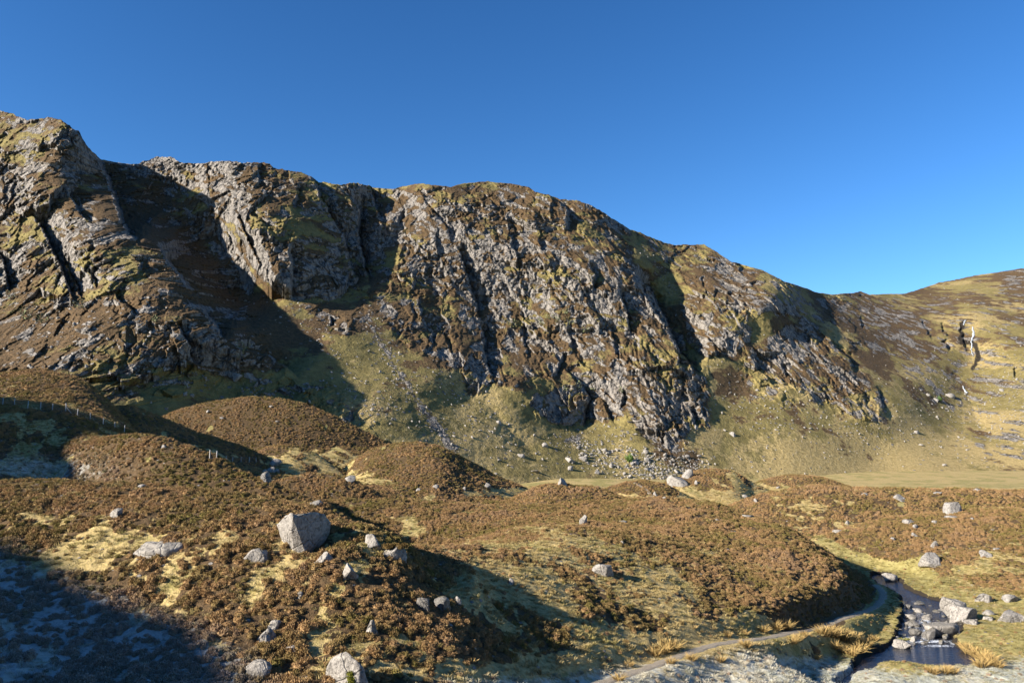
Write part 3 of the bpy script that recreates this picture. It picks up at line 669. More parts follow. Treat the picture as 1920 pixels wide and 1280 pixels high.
hill = mesh_np("hillside", np.stack([OX, OY, OZ], -1).reshape(-1, 3), grid_faces(*OX.shape), MAT_NEAR, True, {"cover": cov.reshape(-1, 4), "extra": np.zeros((OX.size, 4))})
tag(hill, kind="structure")

# ------------------------------------------------------------------ more materials
def rock_material(name, tone=1.0, wet=False, moss=0.25):
    t = NT(name)
    a = t.noise(1.3, 4, .65); b = t.noise(5.5, 3, .7); c = t.noise(16, 2, .7)
    la, lb, lc = [tuple(v * tone for v in q) for q in ((.34, .31, .27), (.19, .172, .15), (.07, .064, .058))]
    col = t.mix(t.ramp(t.math('ADD', t.math('MULTIPLY', a, .5), t.math('MULTIPLY', b, .5)), .36, .62), lb, la)
    col = t.mix(t.math('MULTIPLY', t.ramp(b, .46, .34), .6), col, lc)
    col = t.mix(t.math('MULTIPLY', t.ramp(c, .56, .70), .3), col, tuple(min(.6, v * 1.4) for v in la))
    cr = t.voro(.7, 'DISTANCE_TO_EDGE', vec=t.mix(.45, t.pos, t.noise(1.2, 3, out=1), 'ADD'))
    col = t.mix(t.math('MULTIPLY', t.math('MULTIPLY', t.ramp(cr, .02, 0), .22), t.ramp(a, .54, .64)), col, lc)
    g = t.n.new("ShaderNodeNewGeometry"); up = t.n.new("ShaderNodeSeparateXYZ"); t.l.new(g.outputs["Normal"], up.inputs[0])
    col = t.mix(t.math('MULTIPLY', t.ramp(t.math('ADD', up.outputs[2], t.math('MULTIPLY', a, .8)), 1.05, 1.40), moss), col, (.115, .095, .035))
    col = t.mix(t.math('MULTIPLY', t.ramp(t.noise(2.4, 4, .75), .56, .66), .55), col, tuple(min(.7, v * 1.35) for v in la))
    col = t.mix(t.math('MULTIPLY', t.ramp(t.noise(3.1, 3, .7, vec=t.scalevec(t.pos, (1, 1, .35))), .55, .66), .6), col, tuple(v * .45 for v in lb))
    t.color(col)
    if wet: t.b.inputs["Roughness"].default_value = .35; t.b.inputs["Specular IOR Level"].default_value = .4
    t.bump(t.math('ADD', t.math('ADD', b, t.math('MULTIPLY', c, .4)), t.math('MULTIPLY', t.ramp(cr, 0, .05), .5)), .16, .9)
    return t.m
M_ROCK = rock_material("granite"); M_DARK = rock_material("dark_wet_rock", .55, True, .6); M_PALE = rock_material("pale_granite", 1.04, False, .12)
def plain(name, col, rough=.9):
    t = NT(name); n = t.noise(9, 3, .7); t.color(t.mix(t.ramp(n, .35, .65), tuple(v * .7 for v in col), tuple(min(1, v * 1.25) for v in col))); t.b.inputs["Roughness"].default_value = rough; return t.m

def heather_material():
    t = NT("heather_sprigs")
    tint = t.attr("tint", 'INSTANCER').outputs["Fac"]; fro = t.attr("rime", 'INSTANCER').outputs["Fac"]
    s = t.sep(t.attr("sprig").outputs["Color"])          # r = towards the tip, g = random per sprig
    a = t.mix(t.ramp(tint, .30, .62), (.215, .150, .050), (.335, .202, .086))
    a = t.mix(t.ramp(tint, .72, .95), a, (.310, .195, .105))
    a = t.mix(t.ramp(tint, .22, .05), a, (.16, .135, .030))
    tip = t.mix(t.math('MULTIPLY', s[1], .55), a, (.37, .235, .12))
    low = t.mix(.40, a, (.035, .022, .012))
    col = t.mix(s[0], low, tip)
    col = t.mix(t.math('MULTIPLY', t.math('MULTIPLY', fro, s[0]), .62), col, (.46, .47, .50))
    t.color(col); t.b.inputs["Roughness"].default_value = .85
    return t.m
M_HEATH = heather_material()
def grass_material(name, green, strawc, orange):
    t = NT(name)
    tint = t.attr("tint", 'INSTANCER').outputs["Fac"]; fro = t.attr("rime", 'INSTANCER').outputs["Fac"]; s = t.sep(t.attr("sprig").outputs["Color"])
    a = t.mix(t.ramp(tint, .25, .6), green, strawc); a = t.mix(t.ramp(tint, .8, 1.0), a, orange)
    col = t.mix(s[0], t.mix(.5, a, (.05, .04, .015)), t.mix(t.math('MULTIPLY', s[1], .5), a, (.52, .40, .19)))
    col = t.mix(t.math('MULTIPLY', fro, .50), col, (.50, .54, .55))
    t.color(col); return t.m
M_GRASS = grass_material("grass_blades", (.20, .175, .05), (.44, .33, .14), (.46, .27, .09))

# ------------------------------------------------------------------ clump shapes (sources for the ground cover)
def sprig_mesh(name, n, R, H, L, Wd, seed, mat, grass=False, core=True):
    r = np.random.default_rng(seed); vs, fs, cs = [], [], []
    def quad(p, d, l, w, g):
        d = d / np.linalg.norm(d); s = np.cross(d, r.normal(size=3)); s /= np.linalg.norm(s) + 1e-9
        b = len(vs); q = p + d * l
        if grass: q = q + np.array([d[0], d[1], -.35]) * l * .35
        mid = p + d * l * .55
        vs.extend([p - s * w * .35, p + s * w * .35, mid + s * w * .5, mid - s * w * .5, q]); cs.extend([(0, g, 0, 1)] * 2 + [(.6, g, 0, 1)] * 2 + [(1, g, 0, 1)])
        fs.extend([(b, b + 1, b + 2), (b, b + 2, b + 3), (b + 3, b + 2, b + 4)])
    for k in range(n):
        a = r.uniform(0, 2 * math.pi); z = r.uniform(0, 1) ** .8; rad = math.sqrt(max(0, 1 - z * z)) if not grass else math.sqrt(r.uniform(0, 1))
        lump = 1 + .22 * math.sin(3 * a + seed) + .15 * math.sin(5 * a + 2 * seed + 4 * z)
        if grass:
            p = np.array([math.cos(a) * rad * R, math.sin(a) * rad * R, -.04]); d = np.array([math.cos(a) * rad * .7, math.sin(a) * rad * .7, 1.0]) + r.normal(size=3) * .22
        else:
            p = np.array([math.cos(a) * rad * R * lump, math.sin(a) * rad * R * lump, z * H * lump - .03]) * .86
            d = np.array([math.cos(a) * rad, math.sin(a) * rad, z + .7]) + r.normal(size=3) * .35
        quad(p, d, L * r.uniform(.6, 1.3), Wd * r.uniform(.7, 1.3), r.uniform())
    if core:
        nseg, nr = 9, 4; b = len(vs)
        for j in range(nr):
            z = j / (nr - 1); rad = math.sqrt(1 - (z * .98) ** 2)
            for i in range(nseg):
                a = i * 2 * math.pi / nseg; lump = 1 + .22 * math.sin(3 * a + seed) + .15 * math.sin(5 * a + 2 * seed + 4 * z)
                vs.append(np.array([math.cos(a) * rad * R * lump, math.sin(a) * rad * R * lump, z * H * lump - .06]) * .84); cs.append((.25, .3, 0, 1))
        for j in range(nr - 1):
            for i in range(nseg):
                q = [b + j * nseg + i, b + j * nseg + (i + 1) % nseg, b + (j + 1) * nseg + (i + 1) % nseg, b + (j + 1) * nseg + i]
                fs.extend([(q[0], q[1], q[2]), (q[0], q[2], q[3])])
    o = mesh_np(name, np.array(vs), np.array(fs), mat, False, {"sprig": np.array(cs)})
    S.collection.objects.unlink(o); return o
def source_collection(name, objs):
    c = bpy.data.collections.new(name)
    for o in objs: c.objects.link(o)
    return c
def scatter(name, P, rot, scl, idx, coll, attrs):
    """one object of ground cover: copies of the clumps at the points P"""
    me = bpy.data.meshes.new(name); n = len(P); me.vertices.add(n); me.vertices.foreach_set("co", np.asarray(P, F32).ravel())
    for nm, typ, key, arr in [("rot", 'FLOAT_VECTOR', "vector", rot), ("scl", 'FLOAT_VECTOR', "vector", scl), ("idx", 'INT', "value", idx)] + [(k, 'FLOAT', "value", v) for k, v in attrs.items()]:
        a = me.attributes.new(nm, typ, 'POINT'); a.data.foreach_set(key, np.asarray(arr, np.int32 if typ == 'INT' else F32).ravel())
    o = link(bpy.data.objects.new(name, me))
    g = bpy.data.node_groups.new(name + "_spread", 'GeometryNodeTree')
    g.interface.new_socket("Geometry", in_out='INPUT', socket_type='NodeSocketGeometry'); g.interface.new_socket("Geometry", in_out='OUTPUT', socket_type='NodeSocketGeometry')
    N, L = g.nodes, g.links
    gi, go = N.new("NodeGroupInput"), N.new("NodeGroupOutput"); ip = N.new("GeometryNodeInstanceOnPoints")
    ci = N.new("GeometryNodeCollectionInfo"); ci.inputs[0].default_value = coll; ci.inputs["Separate Children"].default_value = True; ci.inputs["Reset Children"].default_value = True
    def na(nm, typ):
        q = N.new("GeometryNodeInputNamedAttribute"); q.data_type = typ; q.inputs[0].default_value = nm; return q.outputs[0]
    er = N.new("FunctionNodeEulerToRotation"); L.new(na("rot", 'FLOAT_VECTOR'), er.inputs[0])
    L.new(gi.outputs[0], ip.inputs["Points"]); L.new(ci.outputs[0], ip.inputs["Instance"]); ip.inputs["Pick Instance"].default_value = True
    L.new(na("idx", 'INT'), ip.inputs["Instance Index"]); L.new(er.outputs[0], ip.inputs["Rotation"]); L.new(na("scl", 'FLOAT_VECTOR'), ip.inputs["Scale"])
    L.new(ip.outputs[0], go.inputs[0])
    md = o.modifiers.new("spread", 'NODES'); md.node_group = g
    tag(o, kind="stuff"); return o
def samp(G, x, y): return bil(G, np.interp(x / y, _u, np.arange(NC)), np.interp(y, _Y, np.arange(NR)))
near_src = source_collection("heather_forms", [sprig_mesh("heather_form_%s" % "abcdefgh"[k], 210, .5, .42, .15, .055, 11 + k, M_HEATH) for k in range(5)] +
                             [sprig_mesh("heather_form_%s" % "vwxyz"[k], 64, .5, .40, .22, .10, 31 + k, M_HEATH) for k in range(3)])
def spread_points(y0, y1, dens, umax=.70):
    n = int(dens * umax * (y1 * y1 - y0 * y0)); Y = np.sqrt(rng.uniform(y0 * y0, y1 * y1, n)); u = rng.uniform(-umax, umax, n); return u * Y, Y
PP, RR, SS, II, TT, FF = [], [], [], [], [], []
for y0, y1, dens, s0, far in ((39, 95, 7.0, .50, 0), (95, 150, 5.0, .58, 0), (150, 340, 3.0, .65, 1)):
    x, y = spread_points(y0, y1, dens)
    h = samp(hm, x, y); n_a = fbm(x / 3.2, y / 3.2, 3, 401); n_b = fbm(x / 9, y / 9, 3, 402)
    keep = (rng.uniform(size=len(x)) < np.clip(h * (.80 + .5 * n_a) + .05, 0, 1)) & (samp(pd, x, y) < -.35) & (samp(pth, x, y) > 1.05)
    x, y, h, n_a, n_b = x[keep], y[keep], h[keep], n_a[keep], n_b[keep]; m = len(x)
    z = zground(x, y) - .03
    near_low = np.clip((75 - y) / 35, 0, 1)
    s = s0 * (rng.uniform(.55, 1.15, m)) * (.72 + .5 * h * (.7 + n_a)) * (1 + .25 * near_low)
    PP.append(np.stack([x, y, z], -1)); RR.append(np.stack([rng.normal(0, .12, m), rng.normal(0, .12, m), rng.uniform(0, 6.28, m)], -1))
    SS.append(np.stack([s, s, s * rng.uniform(.75, 1.25, m)], -1)); II.append(rng.integers(5, 8, m) if far else rng.integers(0, 5, m))
    TT.append(np.clip(0.44 + .75 * n_b + .35 * n_a + rng.normal(0, .16, m), 0, 1)); FF.append(np.clip(samp(frost, x, y) + rng.normal(0, .1, m), 0, 1) * (samp(frost, x, y) > .05))
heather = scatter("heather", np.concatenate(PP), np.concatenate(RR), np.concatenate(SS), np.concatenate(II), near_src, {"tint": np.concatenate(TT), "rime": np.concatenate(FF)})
print("heather", len(heather.data.vertices))
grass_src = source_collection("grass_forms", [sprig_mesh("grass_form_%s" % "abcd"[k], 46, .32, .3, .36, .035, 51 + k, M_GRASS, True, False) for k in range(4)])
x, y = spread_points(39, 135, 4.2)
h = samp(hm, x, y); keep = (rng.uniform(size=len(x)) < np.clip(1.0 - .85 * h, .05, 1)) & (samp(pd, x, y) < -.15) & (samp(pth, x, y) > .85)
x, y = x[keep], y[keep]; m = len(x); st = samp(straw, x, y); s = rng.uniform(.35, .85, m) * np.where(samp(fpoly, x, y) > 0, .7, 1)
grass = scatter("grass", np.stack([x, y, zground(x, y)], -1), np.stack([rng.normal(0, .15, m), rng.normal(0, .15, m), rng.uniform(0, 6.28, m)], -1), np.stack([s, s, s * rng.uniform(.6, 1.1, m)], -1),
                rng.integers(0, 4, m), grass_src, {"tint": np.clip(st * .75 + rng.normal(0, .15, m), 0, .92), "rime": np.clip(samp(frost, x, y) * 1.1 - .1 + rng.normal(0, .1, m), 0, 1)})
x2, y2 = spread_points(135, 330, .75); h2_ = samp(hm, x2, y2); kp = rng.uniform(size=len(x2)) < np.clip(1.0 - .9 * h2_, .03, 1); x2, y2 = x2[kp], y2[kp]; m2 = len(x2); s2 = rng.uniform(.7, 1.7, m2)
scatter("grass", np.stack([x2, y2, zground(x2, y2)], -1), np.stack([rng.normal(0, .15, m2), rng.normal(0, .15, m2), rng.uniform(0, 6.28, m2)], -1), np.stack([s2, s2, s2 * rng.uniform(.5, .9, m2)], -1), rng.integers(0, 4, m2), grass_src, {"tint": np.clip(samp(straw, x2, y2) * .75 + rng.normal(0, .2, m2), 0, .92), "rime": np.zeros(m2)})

# ------------------------------------------------------------------ path and stream (structure)
def strip(name, pts, half, mat, lift, seed):
    pts = np.array(pts); n = len(pts); d = np.gradient(pts[:, :2], axis=0); d /= np.linalg.norm(d, axis=1)[:, None] + 1e-9; nrm = np.stack([-d[:, 1], d[:, 0]], -1)
    K = 9; vs = []
    for i in range(n):
        wl_ = half * (1 + .45 * noise(np.array([i * .35]), np.array([seed]), 3)[0] + .25 * noise(np.array([i * .9]), np.array([seed]), 5)[0]); wr_ = half * (1 + .45 * noise(np.array([i * .35]), np.array([seed + 5.0]), 4)[0] + .25 * noise(np.array([i * .9]), np.array([seed]), 6)[0])
        for k in range(K):
            t = -wl_ + (wl_ + wr_) * k / (K - 1); p = pts[i, :2] + nrm[i] * t
            edge = abs(k / (K - 1) * 2 - 1); vs.append((p[0], p[1], pts[i, 2] + lift - .10 * edge ** 6))
    return tag(mesh_np(name, np.array(vs), grid_faces(n, K), mat), kind="structure")
tpm = NT("path_gravel"); ga = tpm.noise(3, 3); gb = tpm.noise(22, 2, .7)
tpm.color(tpm.mix(tpm.ramp(gb, .35, .65), (.21, .175, .13), tpm.mix(tpm.ramp(ga, .4, .6), (.36, .295, .21), (.43, .36, .265)))); tpm.bump(gb, .05)
tq = np.linspace(0, 1, 150); strip("path", np.stack([np.interp(tq, tt, pc[:, 0]), np.interp(tq, tt, pc[:, 1]), np.interp(tq, tt, pz)], -1), PW, tpm.m, .02, 1.0)
ftr = [hit_near(a, b, y0=150) for a, b in [(1187, 897), (1190, 905), (1204, 913), (1218, 925), (1232, 938)]]
ftr = np.array([p for p in ftr if p is not None]); tq = np.linspace(0, 1, 40); sg = np.linspace(0, 1, len(ftr))
fx, fy = np.interp(tq, sg, ftr[:, 0]), np.interp(tq, sg, ftr[:, 1]); strip("path", np.stack([fx, fy, zground(fx, fy)], -1), .6, tpm.m, .12, 2.0)

wx_ = np.arange(16, 62, .14); wy_ = np.arange(60, 128, .22); WXG, WYG = np.meshgrid(wx_, wy_)
wpd = samp(pd, WXG, WYG); keepv = wpd > -1.6
ppx, ppy = pix(WXG, WYG, 0 * WXG)
foam = np.zeros_like(WXG)
for px_, py_, rx_, ry_, a_ in [(1735, 1165, 12, 7, 1), (1733, 1190, 8, 12, 1), (1742, 1202, 45, 3.5, 1), (1700, 1196, 14, 5, .7), (1790, 1205, 14, 5, .8), (1725, 1150, 16, 6, .45), (1760, 1210, 40, 3, .8), (1715, 1128, 10, 4, .3), (1705, 1175, 10, 5, .6), (1720, 1175, 16, 14, .5)]:
    foam = np.maximum(foam, a_ * np.exp(-((ppx - px_) / rx_) ** 2 - ((ppy - py_) / ry_) ** 2))
rap = np.exp(-((ppx - 1730) / 55) ** 2 - ((ppy - 1165) / 42) ** 2)
wz = .05 * rap * fbm(WXG / .5, WYG / .8, 3, 501) + .10 * sstep(ppy, 1215, 1150)
idx_ = -np.ones(WXG.shape, int); idx_[keepv] = np.arange(keepv.sum())
q = np.stack([idx_[:-1, :-1], idx_[:-1, 1:], idx_[1:, 1:], idx_[1:, :-1]], -1).reshape(-1, 4); q = q[(q >= 0).all(1)]
twm = NT("stream_water"); fo = twm.attr("foam").outputs["Fac"]; rp = twm.attr("rapid").outputs["Fac"]
wn1 = twm.noise(1.0, 3, .6, vec=twm.scalevec(twm.pos, (1.6, 3.6, 1))); wn2 = twm.noise(6, 3, .7)
fm = twm.ramp(twm.math('ADD', fo, twm.math('MULTIPLY', twm.math('SUBTRACT', wn2, .5), 3.2)), .50, .95)
twm.color(twm.mix(fm, twm.mix(twm.ramp(wn1, .3, .7), (.010, .014, .028), (.024, .024, .026)), (.75, .78, .80)))  # blue in the base colour stands in for reflected sky
twm.put(twm.b.inputs["Roughness"], twm.math('MULTIPLY_ADD', fm, .5, .06)); twm.b.inputs["Specular IOR Level"].default_value = .8; twm.b.inputs["IOR"].default_value = 1.45
twm.bump(twm.math('ADD', twm.math('MULTIPLY', wn1, 1.0), twm.math('MULTIPLY', twm.math('MULTIPLY', wn2, rp), 1.5)), .14, .85)
stream = mesh_np("stream", np.stack([WXG, WYG, wz], -1)[keepv], q, twm.m, True, {"foam": foam[keepv], "rapid": rap[keepv]}); tag(stream, kind="structure")

tfm = NT("falling_water"); f1_ = tfm.noise(1, 3, .7, vec=tfm.scalevec(tfm.pos, (1.2, 1.2, .18))); tfm.color(tfm.mix(tfm.ramp(f1_, .35, .6), (.16, .18, .20), (.55, .58, .60))); tfm.b.inputs["Roughness"].default_value = .4
def waterfall(pts):
    vs = []
    for px_, py_, w in pts:
        p = on_mountain(px_, py_); m_ = p[1] / FPX; dirv = np.array([0, 0, EYE]) - p; dirv /= np.linalg.norm(dirv)
        for k, (a, b) in enumerate(((-1, .2), (-.5, 1.3), (.2, 1.7), (.7, 1.1), (1, .2))):
            vs.append(p + np.array([a * w * m_ * .5, 0, 0]) + dirv * (b + .9))
    n = len(pts); return tag(mesh_np("waterfall", np.array(vs), grid_faces(n, 5), tfm.m), kind="structure")
def dense(pts, n=14):
    p = np.array(pts, float); t = np.linspace(0, len(p) - 1, n); r = np.stack([np.interp(t, np.arange(len(p)), p[:, k]) for k in range(3)], -1); r[:, 0] += .8 * np.sin(np.arange(n) * 2.1); r[:, 2] *= 1 + .2 * np.sin(np.arange(n) * 1.3); return r
waterfall(dense([(1810, 600, 2.5), (1808, 604, 3.2), (1807, 609, 1.8)], 7))
waterfall(dense([(1823, 612, 1.5), (1825, 620, 4), (1826, 627, 5), (1823, 635, 3.4), (1821, 641, 2), (1823, 648, 3), (1821, 655, 2), (1823, 662, 1.8), (1825, 668, 1)], 24))
waterfall(dense([(1805, 723, 1.5), (1807, 728, 2.5), (1810, 733, 4), (1813, 736, 4.5)], 8))
# ------------------------------------------------------------------ boulders
def ico(n):
    bm = __import__('bmesh').new(); __import__('bmesh').ops.create_icosphere(bm, subdivisions=n, radius=1.0)
    v = np.array([q.co[:] for q in bm.verts]); f = np.array([[w.index for w in q.verts] for q in bm.faces]); bm.free(); return v, f
ICO = {n: ico(n) for n in (2, 3, 4, 5)}
def n3(p, sc, seed):
    return (noise(p[:, 0] * sc + seed, p[:, 1] * sc, seed) + noise(p[:, 1] * sc, p[:, 2] * sc + seed, seed + 1) + noise(p[:, 2] * sc, p[:, 0] * sc + seed, seed + 2)) / 1.7
def rock_verts(seed, lvl=3, cuts=11, flat=.0, sharp=1.0):
    r = np.random.default_rng(seed); v, f = ICO[lvl]; v = v * r.uniform(.75, 1.25, 3)
    for k in range(cuts):
        n = r.normal(size=3) * (1, 1, .8); n /= np.linalg.norm(n); d = r.uniform(.36, .80)
        e = v @ n - d; v -= np.outer(np.maximum(e, 0) * sharp, n)
    if flat:
        n = np.array([r.normal() * .12, r.normal() * .12, 1]); n /= np.linalg.norm(n); e = v @ n - flat; v -= np.outer(np.maximum(e, 0), n)
    v += v / (np.linalg.norm(v, axis=1)[:, None] + 1e-6) * (n3(v, 2.2, seed % 97) * .06 + n3(v, 6, seed % 89 + 5) * .03)[:, None]
    ext = np.abs(v).max(0); return v / ext, f
_cap_src = None
def clump_mesh(name, parent, spots, mat, seed, grassy=False):
    """leafy patch on a boulder, one mesh child"""
    r = np.random.default_rng(seed); V_, F_, C_ = [], [], []; b = 0
    for (x, y, z, s) in spots:
        src = (grass_src if grassy else near_src).objects[int(r.integers(0, 4))].data
        n = len(src.vertices); co = np.empty(n * 3, F32); src.vertices.foreach_get("co", co); co = co.reshape(-1, 3) * s
        a = r.uniform(0, 6.28); c_, s_ = math.cos(a), math.sin(a); co = np.stack([co[:, 0] * c_ - co[:, 1] * s_, co[:, 0] * s_ + co[:, 1] * c_, co[:, 2]], -1) + (x, y, z)
        fi = np.empty(len(src.polygons) * 3, np.int32); src.polygons.foreach_get("vertices", fi); cc = np.empty(n * 4, F32); src.attributes["sprig"].data.foreach_get("color", cc)
        V_.append(co); F_.append(fi.reshape(-1, 3) + b); C_.append(cc.reshape(-1, 4)); b += n
    return mesh_np(name, np.concatenate(V_), np.concatenate(F_), mat, False, {"sprig": np.concatenate(C_)}, parent)
def fixed_tint(src, name, col):
    t = NT(name); s = t.sep(t.attr("sprig").outputs["Color"])
    t.color(t.mix(s[0], tuple(v * .35 for v in col), t.mix(t.math('MULTIPLY', s[1], .5), col, tuple(min(.6, v * 1.7) for v in col)))); return t.m
M_CAP = fixed_tint(None, "heather_cap_sprigs", (.15, .095, .03)); M_MOSS = fixed_tint(None, "moss_sprigs", (.17, .17, .02)); M_TURF = fixed_tint(None, "turf_blades", (.26, .24, .07)); M_ORANGE = fixed_tint(None, "tussock_blades", (.44, .28, .105)); M_LEAF = fixed_tint(None, "green_leaves", (.10, .17, .03)); M_BIRCH = fixed_tint(None, "pale_birch_leaves", (.17, .18, .09))
def boulder(px, py, w, h, label, seed, mat=None, lvl=3, deep=.85, yaw=None, flat=.0, cuts=11, group=None, water=False, sink=.43, tilt=0.0, top=None, far=False, name="boulder"):
    """a rock seen with its foot at pixel (px, py), w x h pixels of the photograph"""
    if water: x, y = floor_pt(px, py, .0); p = np.array([x, y, .0])
    else: p = on_mountain(px, py) if far else hit_near(px, py)
    if p is None: print("no ground", px, py); return None
    m = p[1] / FPX; v, f = rock_verts(seed, lvl, cuts, flat)
    r = np.random.default_rng(seed + 5); a = r.uniform(0, 6.28) if yaw is None else yaw
    c_, s_ = math.cos(a), math.sin(a); v = np.stack([v[:, 0] * c_ - v[:, 1] * s_, v[:, 0] * s_ + v[:, 1] * c_, v[:, 2]], -1); v /= np.abs(v).max(0)
    if tilt: ct, st_ = math.cos(tilt), math.sin(tilt); v = np.stack([v[:, 0] * ct + v[:, 2] * st_, v[:, 1], -v[:, 0] * st_ + v[:, 2] * ct], -1); v /= np.abs(v).max(0)
    h_ = h * (.78 if water else .82); hx = w * m * .5; hzz = h_ * m / (2 - 2 * sink); hy = hx * deep
    v = v * (hx, hy, hzz)
    o = mesh_np(name, v, f, mat or M_ROCK, False)
    o.location = (p[0], p[1] + hy * .55, p[2] + hzz * (1 - 2 * sink)); tag(o, label, "boulder", group)
    if top:
        spots = [(r.uniform(-.6, .6) * hx, r.uniform(-.5, .5) * hy, hzz * .80, max(.45, hx * .55)) for _ in range(7)]
        clump_mesh("heather_cap" if top == 'h' else "grass_cap", o, spots, M_CAP if top == 'h' else M_TURF, seed, top != 'h')
    return o
# the great block: outline seen from the path side, (pixel) -> own plane, with a shaded front, a sunlit left flank and a broken top
def great_block():
    c0 = hit_near(566, 1040); m = c0[1] / FPX
    rim = [(519, 983), (527, 1011), (536, 1031), (551, 1041), (574, 1043), (592, 1033), (609, 1016), (618, 1000), (620, 979), (608, 964), (592, 960), (575, 961), (561, 961), (546, 960), (534, 967)]
    edge = [(549, 970), (547, 990), (550, 1006), (558, 1020), (572, 1034)]
    pts = []; LEAN = .013; org = np.array([c0[0] + (570 - 566) * m, c0[1] + .7, c0[2] - .22])
    def P3(a, b, y): pts.append(tuple(at(a, b, c0[1] + .9 + y) - org))
    for a, b in rim: P3(a, b, (-1.25 + (a - 550) * .034 if a >= 550 else -1.25 + (550 - a) * .05) + LEAN * (b - 960))
    for a, b in edge: P3(a, b, -1.25 + LEAN * (b - 960))
    for a, b in rim[::2]: P3(570 + (a - 570) * .8, 1003 + (b - 1003) * .75, 2.6 + .012 * (a - 520))
    bmesh = __import__('bmesh'); bm = bmesh.new()
    for p in pts: bm.verts.new(p)
    bmesh.ops.convex_hull(bm, input=bm.verts); 
    loose = [v for v in bm.verts if not v.link_faces]; bmesh.ops.delete(bm, geom=loose, context='VERTS')
    bmesh.ops.triangulate(bm, faces=bm.faces)
    for k in range(4): bmesh.ops.subdivide_edges(bm, edges=[e for e in bm.edges if e.calc_length() > .16], cuts=1, use_grid_fill=True)
    bmesh.ops.triangulate(bm, faces=bm.faces); bm.normal_update()
    v = np.array([q.co[:] for q in bm.verts]); nn = np.array([q.normal[:] for q in bm.verts]); f = np.array([[w.index for w in q.verts] for q in bm.faces]); bm.free()
    v += nn * (n3(v, .8, 3) * .07 + n3(v, 2.6, 8) * .03 + n3(v, 7, 12) * .012)[:, None]
    # notch in the top
    nt = np.exp(-((v[:, 0] - (556 - 570) * m) / .32) ** 2) * sstep(v[:, 2], (1043 - 985) * m, (1043 - 960) * m); v[:, 2] -= .20 * nt * (v[:, 1] < .2)
    o = mesh_np("boulder", v, f, M_ROCK, False); o.location = (c0[0] + (570 - 566) * m, c0[1] + .7, c0[2] - .22)
    tag(o, "huge angular grey block, by far the largest rock, shaded face towards the viewer", "boulder")
great_block()
B = boulder
B(290, 1042, 92, 42, "long low pale boulder lying in heather left of the great grey block", 3, M_PALE, 4, .6, .3, .7, tilt=.16)
B(476, 1053, 52, 30, "grey boulder with a heather top just left of the great grey block", 5, None, 4, .8, top='h')
B(607, 1057, 42, 32, "smooth pointed slab leaning at the right foot of the great grey block", 8, M_PALE, 4, .7, .6, tilt=.3)
B(652, 1086, 38, 36, "white speckled upright boulder below the pointed slab of the great block", 13, M_PALE, 4)
B(738, 1050, 58, 32, "broad boulder under a heather cap, right of the great block's shadow", 17, None, 4, .7, top='h')
B(697, 1026, 42, 36, "dark rounded boulder standing inside the great block's shadow", 21, None, 4)
B(793, 1143, 28, 36, "dark slanting rock, left one of a close pair in the hollow", 23, M_DARK, 3, .8, tilt=.5)
B(829, 1144, 34, 30, "dark wedge rock, right one of a close pair in the hollow", 29, M_DARK, 3, .8, tilt=.5)
B(857, 1130, 16, 14, "small pale stone just right of the dark rock pair", 31, M_PALE)
B(695, 1192, 24, 34, "narrow upright pale rock poking out of a heather clump, lower centre left", 33, M_PALE, 3, .7)
B(493, 1206, 40, 30, "frosty grey boulder at the edge of the shaded slope", 37, None, 4)
B(515, 1178, 28, 18, "pale flat rock peeping out right above the frosty grey boulder", 39, M_PALE)
B(484, 1270, 58, 36, "craggy pale rock in the heather near the bottom edge, left of the mossy boulder", 43, M_PALE, 4, .7, tilt=.5, sink=.42)
big_mossy = B(648, 1292, 86, 76, "large pale rounded boulder with a moss patch at the bottom edge", 47, M_PALE, 4, .75, .2, cuts=7)
if big_mossy:
    m_ = big_mossy.location[1] / FPX; clump_mesh("moss_patch", big_mossy, [(.25 + .12 * math.sin(k * 2.3), -.55 - .25 * math.sin(k * 1.7), .25 + .28 * math.cos(k * 1.9), .42) for k in range(9)], M_MOSS, 4)
B(546, 1220, 32, 12, "thin pale rock sliver lying above the mossy bottom boulder", 49, M_PALE)
B(561, 1121, 12, 15, "tiny white stone in dense heather, straight below the great block", 53, M_PALE, 2)
B(957, 1095, 13, 14, "small white stone alone on the straw-coloured grass slope", 55, M_PALE, 2)
B(1133, 1080, 44, 30, "whitish half-round boulder alone in the middle of the big heather mound", 59, M_PALE, 4, .7, flat=.55)
B(1096, 983, 19, 22, "upright grey stone on the brow of the big heather mound", 61)
B(1168, 980, 18, 6, "flat pale stone right of the upright stone on the brow", 65, M_PALE, 2)
B(1166, 1021, 9, 9, "tiny pale stone above the whitish half-round boulder", 67, M_PALE, 2)
B(1345, 977, 14, 8, "small pale stone near the top of the big heather mound's right side", 69, M_PALE, 2)
B(1404, 969, 24, 9, "low pale rock on the right shoulder of the big heather mound", 71, M_PALE, 2)
B(216, 968, 24, 30, "pale tilted rock on the heather brow, left side of the photo", 73, M_PALE, 3, tilt=.6)
B(265, 915, 18, 9, "left one of two flat stones on the near left crest", 75, M_PALE, 2)
B(293, 914, 20, 10, "right one of two flat stones on the near left crest", 77, M_PALE, 2)
B(304, 840, 14, 11, "small white stone on top of the rounded mound below the fence", 79, M_PALE, 2)
B(587, 951, 36, 18, "pale boulder half hidden behind the crest above the great block", 83, M_PALE, 3)
B(499, 903, 24, 24, "dark shaded boulder in the hollow behind the near left crest", 85, M_DARK, 3)
B(514, 873, 26, 16, "largest pale stone of the small pile behind the left mound", 87, M_PALE, 3)
B(494, 886, 12, 8, "small stone at the left foot of the small pile", 89, None, 2)
B(507, 886, 18, 14, "middle grey stone of the small pile behind the left mound", 91, None, 2)
B(520, 886, 14, 9, "right hand low stone of the small pile behind the left mound", 93, M_PALE, 2)
